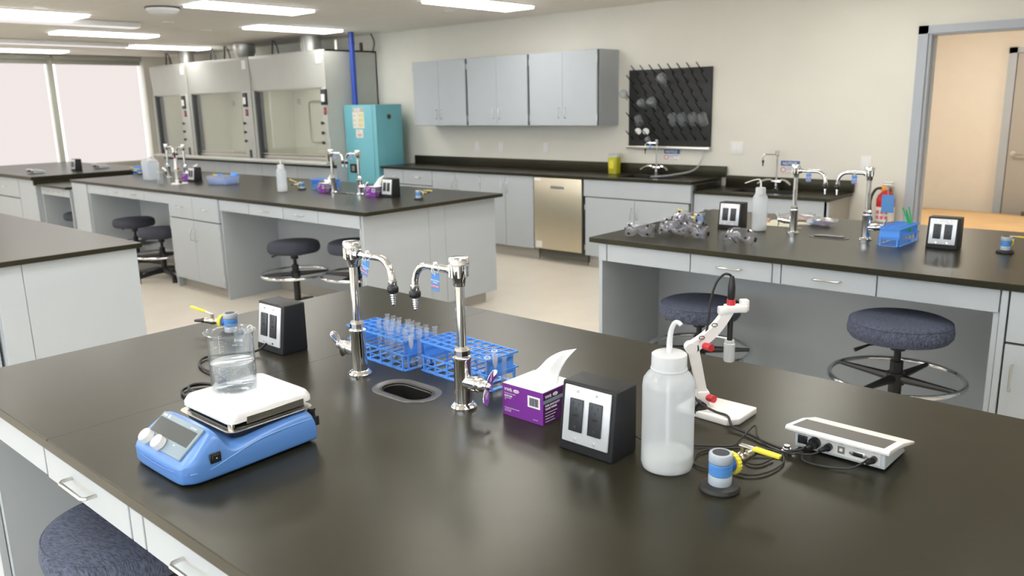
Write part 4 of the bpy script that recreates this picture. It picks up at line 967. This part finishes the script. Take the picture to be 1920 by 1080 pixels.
obj('body', G().lathe([(0, .001), (.03, .001), (.03, .11), (.012, .13), (.008, .19)], seg=24), m_glassf, t); obj('nozzle', G().cyl((0, 0, .15), .006, .06, seg=10, r2=.003), m_cap, t)

# ================================================================ TEST TUBE RACKS
def rack(loc, rz, label, nx=10, ny=5, L=.268, D=.108, H=.086):
    t = thing('test_tube_rack', label, 'test tube rack', loc, rz, 'blue test tube racks')
    x0, y0 = -L/2, -D/2
    def grid(z0, z1, full=True, b=.0012):
        g = G()
        for j in range(ny): yy = y0+b+(D-2*b)*j/(ny-1); g.box(x0, yy-b, z0, -x0, yy+b, z1)
        for i in range(nx): xx = x0+b+(L-2*b)*i/(nx-1); g.box(xx-b, y0, z0, xx+b, -y0, z1)
        return g
    obj('top_grid', grid(H-.005, H), m_blue, t)
    g = G().box(x0, y0, .042, -x0, y0+.003, .046).box(x0, -y0-.003, .042, -x0, -y0, .046)
    for i in range(nx): xx = x0+.0012+(L-.0024)*i/(nx-1); g.box(xx-.0012, y0, .042, xx+.0012, -y0, .046)
    obj('middle_grid', g, m_blue, t)
    g = G().box(x0, y0, 0, -x0, y0+.012, .003).box(x0, -y0-.012, 0, -x0, -y0, .003)
    for i in range(7): xx = x0+.006+(L-.012)*i/6; g.box(xx-.006, y0, 0, xx+.006, -y0, .003)
    obj('base', g, m_blue, t)
    for s in (-1, 1):
        obj('end_wall', G().box(s*(-x0-.012), y0+.008, .030, s*(-x0-.010), -y0-.008, H-.004), m_blue, t)
        g = G()
        for i in range(6): xx = x0+.012+(L-.024)*i/5; g.box(xx-.0025, s*(-y0-.003), .002, xx+.0025, s*(-y0-.001), .044)
        g.box(x0+.01, s*(-y0-.003), .020, -x0-.01, s*(-y0-.001), .0225)
        g.box(s*(-x0-.003), y0+.012, 0, s*(-x0-.001), y0+.018, .046).box(s*(-x0-.003), -y0-.018, 0, s*(-x0-.001), -y0-.012, .046)
        obj('side_fence', g, m_blue, t)
    return t
rk = rack((-1.738, 1.420, .9), math.radians(-3.0), 'blue test tube rack full of glass tubes behind the left front faucet')
rk2 = dup(rk, (-1.447, 1.440, .9), math.radians(-3.9), 'blue test tube rack with few tubes next to the purple tissue box')
dup(rk, (-1.185, 4.165, .9), math.radians(88), 'blue rack holding green tongs on the right bench')
dup(rk, (-6.03, 4.30, .9), math.radians(10), 'blue rack behind the white squeeze bottle on the middle bench')
dup(rk, (-9.60, 4.30, .9), math.radians(-55), 'blue rack at the far window end of the middle bench')
def tube_mesh(L=.10, r=.0066):
    return G().lathe([(0, 0), (r*.55, .0012), (r*.9, .004), (r, .008), (r, L-.003), (r*1.22, L-.001), (r*1.22, L), (r*.98, L)], seg=18)
tt = None
def put_tube(par, i, j, z, label, L0=None, tilt=(0, 0)):
    global tt
    x_ = -.134+.0012+(.268-.0024)*(i+.5)/9; y_ = -.054+.0012+(.108-.0024)*(j+.5)/4
    c, s = math.cos(par.rotation_euler.z), math.sin(par.rotation_euler.z); loc = Vector((par.location.x+c*x_-s*y_, par.location.y+s*x_+c*y_, .9+z))
    if tt is None:
        tt = obj('test_tube', tube_mesh(.106), m_tube); tag(tt, label, 'test tube'); o = tt
    else:
        o = tt.copy(); COL.objects.link(o); o['label'] = label
    o['group'] = 'glass test tubes in the fuller blue rack' if par is rk else 'glass test tubes in the emptier blue rack'
    o.location = loc; o.rotation_euler = (tilt[0], tilt[1], 0); return o
full = [(2, 3), (3, 3), (3, 2), (4, 3), (5, 3), (5, 2), (6, 3), (7, 3), (8, 3), (9, 3), (4, 2), (6, 2), (7, 2), (8, 2), (9, 2), (4, 1), (5, 1), (6, 1), (7, 1), (8, 1), (6, 0), (8, 0), (3, 1), (9, 1)]
for i, j in full:
    put_tube(rk, i, j, .004, 'clear glass test tube standing in the fuller blue rack behind the left faucet', tilt=(random.uniform(-.05, .05), random.uniform(-.05, .05)))
small = None
for i, j in [(2, 2), (3, 2), (4, 1), (5, 1), (6, 2), (7, 1), (8, 0), (9, 1), (5, 2), (7, 2)]:
    o = put_tube(rk2, i, j, .003, 'short clear tube sunk in the emptier blue rack beside the tissue box', tilt=(random.uniform(-.06, .06), random.uniform(-.06, .06))); o.scale = (1, 1, .80)
def microtube(par, i, j, label):
    x_ = -.134+.0012+(.268-.0024)*(i+.5)/9; y_ = -.054+.0012+(.108-.0024)*(j+.5)/4
    c, s = math.cos(par.rotation_euler.z), math.sin(par.rotation_euler.z)
    o = obj('conical_tube', G().lathe([(0, 0), (.002, .001), (.0066, .014), (.0070, .034), (.0085, .035), (.0085, .037), (.0068, .037)], seg=16), m_bag, loc=(par.location.x+c*x_-s*y_, par.location.y+s*x_+c*y_, .9+.064)); return tag(o, label, 'tube')
microtube(rk, 9, 0, 'small frosted conical tube at the near corner of the fuller blue rack')
microtube(rk2, 9, 0, 'small frosted conical tube at the near corner of the emptier blue rack')
tg = obj('tongs', G().tube(spl([(-1.16, 4.25, .93), (-1.175, 4.25, 1.0), (-1.20, 4.25, 1.06)]), [.004]*17, 6).tube(spl([(-1.16, 4.26, .93), (-1.160, 4.26, 1.0), (-1.175, 4.26, 1.065)]), [.004]*17, 6).grid(lambda u, v: (-1.155-.03*v+.012*math.sin(PI*v)*(u-.5), 4.255+.006*(u-.5), .95+.105*v), 3, 8), m_green)
tag(tg, 'green plastic tongs sticking up from the blue rack on the right bench', 'tongs')

# ================================================================ TISSUE BOXES
def tissue(loc, rz, label, plume=True):
    t = thing('tissue_box', label, 'tissue box', loc, rz, 'purple tissue boxes'); a, b, h = .0605, .057, .0765
    bx = obj('box', G().box(-a, -b, 0, a, b, h, .0006, 1), m_purp, t)
    obj('side_print', G().box(a, -b+.0008, .0015, a+.0004, b-.0008, h-.001), m_dpurp, bx)
    obj('top_panel', G().box(-a+.0015, -b+.0005, h-.0003, a-.0015, b-.001, h+.0004), m_card, bx)
    obj('grey_band', G().box(a+.0004, -b+.001, .050, a+.0008, b-.001, .058), m_hpg, bx)
    obj('barcode_patch', G().box(.016, -b-.0004, .036, .052, -b, .063), m_winkk, bx)
    g = G(); x_ = .0215
    for k in range(16):
        w_ = random.choice([.0006, .0010, .0014]); g.box(x_, -b-.0007, .040, x_+w_, -b-.0004, .059); x_ += w_+random.choice([.0005, .0008])
        if x_ > .047: break
    obj('barcode', g, m_ink, bx)
    F = lambda s, x_, z_, sz, bold=False: text('box_print', s, sz, m_winkk, bx, (x_, -b-.0001, z_), (1, 0, 0), (0, 0, 1), bold=bold)
    F('VWR', -.054, .0600, .0105, True); F('82003-820', -.054, .0465, .0055, True); F('VWR Light-Duty Tissue Wipers', -.054, .0535, .0026); F('VWR International', -.054, .0425, .0026); F('1 Ply', -.054, .0385, .0026)
    F('Distributed by VWR International, LLC', -.054, .0185, .0028); F('100 Matsonford Rd', -.054, .0145, .0026); F('Radnor, PA 19087', -.054, .0108, .0026); F('Made in USA', .032, .008, .0024)
    S = lambda s, y_, z_, sz, bold=False: text('box_print', s, sz, m_winkk, bx, (a+.0005, y_, z_), (0, 1, 0), (0, 0, 1), bold=bold)
    S('VWR', -.050, .0615, .0100, True); S('VWR LIGHT-DUTY', -.050, .0420, .0062, True); S('TISSUE WIPERS', -.050, .0345, .0062, True)
    for k, s_ in enumerate(('For the laboratory and clean areas', 'Essuie-tout pour usage delicat', 'Toallas para tareas ligeras', '280 Wipers 11.4 x 21.3 cm')): S(s_, -.050, .0265-k*.0068, .0030)
    for px, py, ax in ((-.018, -b-.0003, (0, -1, 0)), (a+.0006, -.014, (1, 0, 0))):
        c = (px, py, .0635) if ax[1] else (px, py, .065)
        lg = G()
        for k in range(4): lg.tube([Vector(c) + (Vector((1, 0, 0)) if ax[1] else Vector((0, 1, 0)))*(.0085*math.cos(q))*(1-.18*k) + Vector((0, 0, 1))*(.0038*math.sin(q)*(1-.25*k)+.0006*k) for q in [2*PI*i/20 for i in range(20)]], .00045, 5, True)
        obj('logo', lg, m_winkk, bx)
    if plume:
        Lc = spl([(-.030, 0, .071), (-.026, 0, .088), (-.004, 0, .108), (.022, 0, .134), (.058, 0, .156), (.099, 0, .1700)], 6); Rc = spl([(.050, 0, .071), (.050, 0, .085), (.056, 0, .108), (.072, 0, .136), (.087, 0, .155), (.1005, 0, .1705)], 6)
        def f(u, v):
            k = min(len(Lc)-1.001, v*(len(Lc)-1)); i0 = int(k); fr_ = k-i0
            l = Lc[i0].lerp(Lc[i0+1], fr_); r_ = Rc[i0].lerp(Rc[i0+1], fr_); p = l.lerp(r_, u)
            p.y = .004 - .016*math.sin(PI*u)*(1-v) + .006*math.sin(7*u+4*v)*(1-v) + .01*v; return p
        o = obj('tissue', G().grid(f, 18, 30), m_tis, t, 80); sl = o.modifiers.new('s', 'SOLIDIFY'); sl.thickness = .0006
    return t
tb = tissue((-1.137, 1.357, .9), 0, 'purple tissue box with white tissue standing up on the front bench')
dup(tb, (-5.80, 4.15, .9), math.radians(-8), 'purple tissue box left of the faucets on the middle bench')
dup(tb, (-5.175, 4.17, .9), math.radians(4), 'purple tissue box between faucet and outlet box on the middle bench')
dup(tb, (-8.10, 4.10, .9), math.radians(30), 'purple tissue box half hidden behind the white stand on the middle bench')

# ================================================================ ELECTRODE STAND
def stand(loc, rz, label):
    t = thing('electrode_stand', label, 'electrode stand', loc, rz, 'white electrode arm stands')
    bs = G().prism([(-.070, -.050), (.058, -.058), (.078, -.035), (.078, .052), (-.050, .055), (-.070, .03)], 0, .016, 'z', .003)
    bs.bm.transform(Matrix.Rotation(-math.radians(41.7), 4, 'Z') @ Matrix.Translation((.030, .005, 0)))
    bo = obj('base', bs, m_offw, t)
    obj('base_ring', G().tube([(.045+.022*math.cos(q), -.02+.022*math.sin(q), .0162) for q in [2*PI*k/24 for k in range(24)]], .0008, 5, True), m_card, bo)
    obj('arm_socket', G().box(-.014, -.016, .012, .014, .016, .050, .004), m_offw, t)
    obj('black_clamp', G().cyl((-.018, -.018, .018), .017, .022, (.3, -1, 0), 20).cyl((-.014, -.030, .018), .013, .012, (.3, -1, 0), 20), m_black, t)
    for z, x_ in ((.036, .010), (.158, .000)): obj('red_knob', G().cyl((x_, -.010, z), .0085, .022, (.45, -.9, .05), 16), m_red, t)
    # lower arm: a channel between two rails
    def beam(p, q, w0, w1, d, th=.004, name='arm', bend=0):
        p, q = Vector(p), Vector(q); dr = (q-p).normalized(); up = Vector((0, 1, 0)); sd = dr.cross(up).normalized(); g = G(); n = 14; V_ = []
        for k in range(n+1):
            f = k/n; c = p+(q-p)*f + sd*bend*math.sin(PI*f); wdt = w0+(w1-w0)*f
            V_.append([g.bm.verts.new(c+sd*a*wdt+up*b*d) for a, b in ((1, 1), (-1, 1), (-1, .2), (-.75, .2), (-.75, -.2), (-1, -.2), (-1, -1), (1, -1))])
        for a, b in zip(V_, V_[1:]):
            for i in range(8): g.bm.faces.new((a[i], a[(i+1) % 8], b[(i+1) % 8], b[i]))
        g.bm.faces.new(V_[0]); g.bm.faces.new(V_[-1][::-1]); bmesh.ops.recalc_face_normals(g.bm, faces=g.bm.faces[:]); return g
    la = obj('lower_arm', beam((.002, 0, .030), (-.026, 0, .158), .010, .0115, .011), m_offw, t)
    ua = obj('upper_arm', beam((-.032, 0, .150), (.056, 0, .243), .0125, .010, .011, bend=-.010), m_offw, t)
    obj('elbow', G().cyl((-.030, .0125, .152), .0135, .025, (0, -1, 0), 20), m_offw, ua)
    obj('arm_hole', G().tube([(-.008+.006*math.cos(q), -.0112, .178+.004*math.sin(q)) for q in [2*PI*k/14 for k in range(14)]], .0012, 5, True).tube([(.020+.006*math.cos(q), -.0112, .207+.004*math.sin(q)) for q in [2*PI*k/14 for k in range(14)]], .0012, 5, True), m_rim, ua)
    text('arm_print', 'VWR', .006, m_red, ua, (-.012, -.0116, .166), (.66, 0, .75), (-.75, 0, .66))
    obj('clamp_head', G().box(.044, -.014, .234, .092, .014, .250, .003).box(.078, -.010, .236, .097, .010, .262, .003).box(.030, -.012, .228, .05, .012, .246, .003), m_offw, t)
    obj('electrode', G().lathe([(0, .126), (.0062, .126), (.0062, .245)], (.058, 0, 0), seg=20).lathe([(.0065, .262), (.0085, .268), (.0085, .290), (.0065, .306), (.0045, .316), (0, .316)], (.058, 0, 0), seg=24), m_black, t)
    obj('red_band', G().lathe([(.0075, .250), (.0095, .250), (.0095, .263), (.0075, .263)], (.058, 0, 0), seg=24), m_red, t)
    obj('storage_cap', G().lathe([(0, .118), (.011, .118), (.0125, .121), (.0125, .160), (.0110, .161), (.0110, .168), (0, .168)], (.058, 0, 0), seg=28), m_cap, t)
    return t
st = stand((-.850, 1.602, .9), math.radians(41.7), 'white electrode arm stand behind the large wash bottle')
dup(st, (-7.74, 3.78, .9), math.radians(150), 'white electrode arm stand at the window half of the middle bench')
C1 = spl([(-.8074, 1.6406, 1.214), (-.812, 1.636, 1.220), (-.822, 1.629, 1.219), (-.834, 1.619, 1.200), (-.842, 1.612, 1.160), (-.845, 1.606, 1.10), (-.858, 1.604, 1.04), (-.882, 1.600, .995), (-.868, 1.572, .965), (-.835, 1.560, .935), (-.800, 1.570, .919), (-.765, 1.560, .920), (-.742, 1.540, .908), (-.70, 1.53, .905), (-.65, 1.51, .905), (-.60, 1.500, .906), (-.575, 1.505, .914), (-.563, 1.528, .922)], 8)
tag(obj('cable', G().tube(C1, .0028, 8), m_rubber), 'black cable from the electrode stand down to the meter', 'cable')
C2 = spl([(-.868, 1.352, .915), (-.835, 1.36, .905), (-.775, 1.40, .904), (-.737, 1.426, .904), (-.70, 1.452, .905), (-.700, 1.490, .906), (-.690, 1.535, .925), (-.672, 1.510, .915), (-.640, 1.492, .906), (-.59, 1.485, .907), (-.572, 1.500, .910), (-.560, 1.475, .905), (-.525, 1.474, .904), (-.480, 1.492, .905), (-.462, 1.508, .914), (-.452, 1.524, .922)], 8)
tag(obj('cable', G().tube(C2, .0020, 8), m_rubber), 'thin black power cable from behind the outlet box to the meter', 'cable')
C3 = spl([(-.532, 1.522, .921), (-.555, 1.495, .912), (-.60, 1.488, .907), (-.65, 1.47, .905), (-.70, 1.44, .904), (-.737, 1.39, .904), (-.722, 1.335, .904), (-.690, 1.325, .904), (-.655, 1.345, .904), (-.615, 1.350, .904), (-.592, 1.385, .904), (-.586, 1.44, .904), (-.605, 1.475, .906), (-.640, 1.468, .910), (-.660, 1.43, .905), (-.640, 1.40, .904), (-.618, 1.41, .904), (-.61, 1.45, .905)], 8)
tag(obj('cable', G().tube(C3, .0020, 8), m_rubber), 'thin black cable looping round the gas outlet to the meter', 'cable')
tag(obj('connector', G().cyl((-.604, 1.500, .9), .0085, .010, seg=20).cyl((-.604, 1.500, .910), .006, .006, seg=20).cyl((-.604, 1.500, .903), .0105, .003, seg=20), m_chrome), 'small round chrome connector on the bench before the meter', 'connector')

# ================================================================ METERS
def meter(loc, rz, label):
    t = thing('bench_meter', label, 'meter', loc, rz, 'white wedge-shaped bench meters'); W = .0985
    h = obj('housing', G().prism([(0, .004), (-.002, .040), (.012, .048), (.090, .028), (.120, .002)], -W+.010, W-.010, 'x', .002), m_mgrey, t)
    obj('top_cover', G().prism([(-.024, .044), (-.024, .050), (-.018, .0535), (.060, .0430), (.128, .024), (.130, .018), (.050, .035)], -W-.003, W+.003, 'x', .0015), m_offw, t)
    g = G().prism([(-.014, .0520), (-.014, .0536), (.056, .0442), (.056, .0428)], -W+.008, W-.010, 'x'); obj('dark_display', g, m_rim, t)
    obj('port_plate', G().box(-W+.022, -.0028, .010, W-.018, -.0005, .040, .0005, 1), m_offw, h)
    X = -.072
    obj('cond_socket', G().box(X-.010, -.0045, .014, X+.010, -.0028, .032, .001).cyl((X, -.0045, .023), .0065, .0012, (0, -1, 0), 20), m_black, h)
    obj('sensor_plug', G().cyl((-.046, -.003, .024), .0115, .009, (0, -1, 0), 24).cyl((-.046, -.012, .024), .0085, .016, (0, -1, -.1), 20).cyl((-.046, -.027, .023), .005, .012, (-.3, -1, -.2), 14), m_black, h)
    obj('temp_plug', G().cyl((-.018, -.003, .023), .0075, .010, (0, -1, 0), 20).cyl((-.018, -.012, .023), .0062, .020, (-.5, -1, -.15), 16, r2=.0035), m_black, h)
    obj('usb_port', G().box(-.001, -.0042, .015, .013, -.0028, .030, .0006, 1), m_steel, h); obj('usb_core', G().box(.003, -.0050, .020, .009, -.0042, .026), m_winkk, h)
    obj('serial_port', G().box(.026, -.0046, .017, .052, -.0028, .028, .0015).cyl((.0245, -.003, .0225), .0028, .003, (0, -1, 0), 6).cyl((.0535, -.003, .0225), .0028, .003, (0, -1, 0), 6), m_steel, h); obj('serial_core', G().box(.030, -.0060, .0185, .048, -.0046, .0265, .001), m_black, h)
    obj('power_plug', G().cyl((.069, -.002, .022), .0065, .012, (0, -1, 0), 16).cyl((.069, -.012, .022), .0060, .016, (-.35, -1, -.15), 16, r2=.0035), m_black, h)
    for s_, x_ in (('COND', -.080), ('pH/ISE', -.054), ('TEMP', -.024), ('USB', .001), ('RS232', .031), ('DC', .066)): text('port_label', s_, .0048, m_ink, h, (x_, -.0029, .0345), (1, 0, 0), (0, 0, 1))
    return t
mt = meter((-.513, 1.533, .9), math.radians(-1.5), 'white meter with plugged cables on the right of the front bench')
dup(mt, (-11.03, 3.57, .9), math.radians(0), 'grey wedge-shaped meter at the left on the window bench')
dup(mt, (-11.12, 4.38, .9), math.radians(0), 'grey wedge-shaped meter behind the outlet box on the window bench')

# ================================================================ GOGGLES
def goggles(loc, rz, rx, label):
    t = thing('safety_goggles', label, 'goggles', loc, rz, 'clear safety goggles')
    def shell(u, v):
        q = (u-.5)*2; a = q*1.25; nose = .020*math.exp(-(q/.16)**2)
        z0 = nose; z1 = .072-.010*abs(q)**3-.004*math.exp(-(q/.2)**2); z0 = z0+.012*max(0, abs(q)-.75)/.25
        r = 1-.06*math.cos(PI*(v-.5))*0
        return (.080*math.sin(a)/math.sin(1.25)*(1-.05*(1-abs(2*v-1))), -.045*math.cos(a)-.010*math.sin(PI*v), z0+(z1-z0)*v)
    b = obj('lens', G().grid(shell, 28, 6), m_goggle, t, 80); sl = b.modifiers.new('s', 'SOLIDIFY'); sl.thickness = .0022
    def fl(u, v):
        q = (u-.5)*2; a = q*1.25; w_ = .014*v
        return (.080*math.sin(a)/math.sin(1.25)*(1+.10*v), -.045*math.cos(a)+.016*v, (.072-.010*abs(q)**3)*1+.002)
    def fl2(u, v):
        q = (u-.5)*2; a = q*1.25; nose = .020*math.exp(-(q/.16)**2)
        return (.080*math.sin(a)/math.sin(1.25)*(1+.10*v), -.045*math.cos(a)+.022*v, nose+.012*max(0, abs(q)-.75)/.25)
    obj('flange', G().grid(fl, 28, 2).grid(fl2, 28, 2), m_goggle, t, 80)
    for x_, y_, z_ in ((-.050, -.040, .058), (.050, -.040, .058), (-.050, -.040, .016), (.050, -.040, .016)):
        obj('vent', G().cyl((x_, y_, z_), .0065, .005, (x_*4, -1, .3*(1 if z_ > .03 else -1)), 14), m_black, t)
    for s in (-1, 1): obj('strap_clip', G().box(s*.078, -.014, .026, s*.086, .004, .046, .002), m_black, t)
    sp = spl([(-.082, 0, .036), (-.070, .03, .055), (-.030, .05, .030), (.0, .045, .004), (.04, .035, .012), (.065, .02, .05), (.082, 0, .036)], 6)
    g = G(); vs = [[g.bm.verts.new(p+Vector((0, 0, d))) for d in (-.004, .004)] for p in sp]
    for a, b_ in zip(vs, vs[1:]): g.bm.faces.new((a[0], b_[0], b_[1], a[1]))
    o = obj('strap', g, m_black, t); sl = o.modifiers.new('s', 'SOLIDIFY'); sl.thickness = .0015
    t.rotation_euler = (rx, 0, rz); return t
gg = goggles((-2.300, 3.600, .903), .25, -.15, 'clear goggles lying alone nearest the left corner of the right bench')
for loc, r, lb in (((-1.775, 3.655, .905), (-.75, 0, -.05), 'clear goggles lying alone in front of the outlet box, right bench'),
                   ((-2.165, 3.70, .905), (-.5, 0, .1), 'clear goggles at the bottom left of the goggle pile'),
                   ((-2.055, 3.74, .905), (-.3, .1, -.3), 'clear goggles at the right side of the goggle pile'),
                   ((-2.11, 3.74, .955), (-.9, .15, .35), 'clear goggles resting on top of the goggle pile'),
                   ((-2.20, 3.80, .93), (-.2, -.2, .8), 'clear goggles at the back left of the goggle pile')):
    q = dup(gg, loc, 0, lb); q.rotation_euler = r

# ================================================================ BAGS AND PAPER ON THE RIGHT BENCH
def blob(name, loc, sx, sy, sz, m, label, cat, seed=1, grp=None):
    rnd = random.Random(seed); ph = [rnd.uniform(0, 6) for _ in range(8)]
    def f(u, v):
        a = 2*PI*u; b = PI*v
        k = 1+.16*math.sin(3*a+ph[0])*math.sin(b)+.12*math.sin(5*a+ph[1]+2*b)+.10*math.sin(4*b+ph[2]+a)
        return (sx*k*math.cos(a)*math.sin(b), sy*k*math.sin(a)*math.sin(b), sz*(.5-.5*math.cos(b))*(1+.15*math.sin(3*a+ph[3])*math.sin(b)))
    o = obj(name, G().grid(f, 36, 14, True), m, loc=loc); return tag(o, label, cat, grp)
b1 = blob('plastic_bag', (-1.69, 4.50, .9015), .085, .06, .045, m_bag, 'crumpled clear plastic bag at the right of the paper, right bench', 'bag', 2)
b2 = blob('plastic_bag', (-1.86, 4.62, .9015), .11, .06, .045, m_bag, 'crumpled clear plastic bag behind the white squeeze bottle, right bench', 'bag', 5)
for k, (p, c, lb) in enumerate((((-1.67, 4.50, .906), m_purp, 'purple packet inside the right clear bag'), ((-1.73, 4.50, .906), m_tagblue, 'blue packet inside the right clear bag'), ((-1.83, 4.60, .906), mat('pink_packet', (.7, .35, .32), .5), 'pink packet inside the bag behind the squeeze bottle'), ((-1.91, 4.60, .906), m_winkk, 'white packet inside the bag behind the squeeze bottle'), ((-2.0, 4.46, .902), mat('pink_packet_two', (.75, .45, .40), .5), 'pink packet between the outlet box and the squeeze bottle'))):
    tag(obj('packet', G().box(-.025, -.018, 0, .025, .018, .022, .006), c, loc=p), lb, 'packet', 'small packets in the bags')
tag(obj('paper_sheet', G().grid(lambda u, v: (-2.0+.26*u, 4.34+.24*v, .9012+.003*math.sin(5*u)*math.sin(4*v)), 8, 8), mat('cream_sheet', (.72, .70, .55), .8)), 'cream paper sheet lying under the bags on the right bench', 'paper')
# ---- clear tub on the middle bench
t = thing('storage_tub', 'clear tub with a blue rack and bottles on the middle bench', 'tub', (-7.40, 4.08, .9), math.radians(8))
obj('tub', G().rr([(0, .14, .08, .015), (.075, .15, .09, .015), (.078, .155, .095, .015)]), m_bag, t)
obj('blue_insert', G().box(-.13, -.07, .004, .13, .07, .05, .003).box(-.16, .02, .05, -.10, .075, .085, .002).box(.05, .05, .05, .12, .09, .10, .002), m_blue, t)
# ================================================================ STOOLS
def stool(loc, rz, label, far=False):
    t = thing('lab_stool', label, 'stool', (loc[0], loc[1], 0), rz, 'round laboratory stools'); zt = loc[2]; R = .205; h = .088
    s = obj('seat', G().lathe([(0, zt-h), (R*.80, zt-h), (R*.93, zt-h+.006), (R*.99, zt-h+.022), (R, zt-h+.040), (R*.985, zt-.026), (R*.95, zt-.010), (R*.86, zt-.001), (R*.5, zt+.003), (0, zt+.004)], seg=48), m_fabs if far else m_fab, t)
    if not far: obj('piping', G().tube([(R*.962*math.cos(q), R*.962*math.sin(q), zt-.014) for q in [2*PI*k/60 for k in range(60)]], .0028, 6, True), m_fab, s)
    obj('swivel_plate', G().box(-.08, -.08, zt-h-.014, .08, .08, zt-h, .004).cyl((0, 0, zt-h-.05), .03, .04), m_black, t)
    obj('lever', G().tube([(0, 0, zt-h-.02), (-.13, .02, zt-h-.022), (-.19, .03, zt-h-.04)], [.005, .005, .009], 8), m_black, t)
    obj('gas_lift', G().cyl((0, 0, zt-h-.13), .014, .10, seg=16), m_chrome if False else m_black, t)
    obj('column', G().cyl((0, 0, .07), .026, max(.05, zt-h-.17), seg=20), m_black, t)
    zr = zt-.257
    obj('foot_ring', G().tube([(.262*math.cos(q), .262*math.sin(q), zr) for q in [2*PI*k/56 for k in range(56)]], .0115, 10, True), m_chrome, t)
    for k in range(4):
        a = PI/2*k+.35; ca, sa = math.cos(a), math.sin(a)
        sp = G().tube([(.02*ca, .02*sa, zr-.004), (.26*ca, .26*sa, zr)], [.020, .009], 8)
        obj('ring_spoke', sp, m_black, t)
    obj('ring_hub', G().cyl((0, 0, zr-.03), .036, .05, seg=20), m_black, t)
    for k in range(5):
        a = 2*PI*k/5+.2; ca, sa = math.cos(a), math.sin(a)
        leg = obj('base_leg', G().tube([(.0, 0, .085), (.12*ca, .12*sa, .080), (.29*ca, .29*sa, .055)], [.030, .026, .018], 8), m_black, t)
        obj('glide', G().cyl((.285*ca, .285*sa, 0), .022, .05, seg=12), m_black, leg)
    return t
stool((-1.915, .725, .635), .3, 'navy fabric stool under the near edge of the front bench')
stool((-.958, 3.494, .700), 1.0, 'navy fabric stool at the right of the right bench sitting bay')
stool((-1.961, 3.640, .600), .2, 'navy fabric stool at the left of the right bench sitting bay, behind the electrode arm')
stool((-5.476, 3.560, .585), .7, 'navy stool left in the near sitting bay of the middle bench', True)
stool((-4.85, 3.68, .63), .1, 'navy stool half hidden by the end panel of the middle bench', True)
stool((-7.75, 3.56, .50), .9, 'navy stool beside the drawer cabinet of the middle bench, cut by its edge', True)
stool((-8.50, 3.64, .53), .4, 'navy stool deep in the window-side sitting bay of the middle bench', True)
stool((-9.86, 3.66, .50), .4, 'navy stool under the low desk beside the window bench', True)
# ================================================================ NEXT ROOM
tag(obj('cardboard_sheet', G().grid(lambda u, v: (-2.75+2.9*u, 8.2+1.9*v, .300+.035*math.sin(3*u+1.5*v)*v), 12, 12), m_kraft), 'large brown cardboard sheet seen through the doorway', 'cardboard').modifiers.new('s', 'SOLIDIFY').thickness = .008
tag(obj('pallet', G().box(-2.70, 8.25, 0, .1, 10.0, .27, .01), m_kraft), 'brown flat carton stack under the cardboard sheet beyond the doorway', 'carton')
tag(obj('cupboard', G().box(-1.65, 10.05, 0, .6, 10.30, .36, .004), m_rim), 'low dark cupboard against the far wall beyond the doorway', 'cupboard')
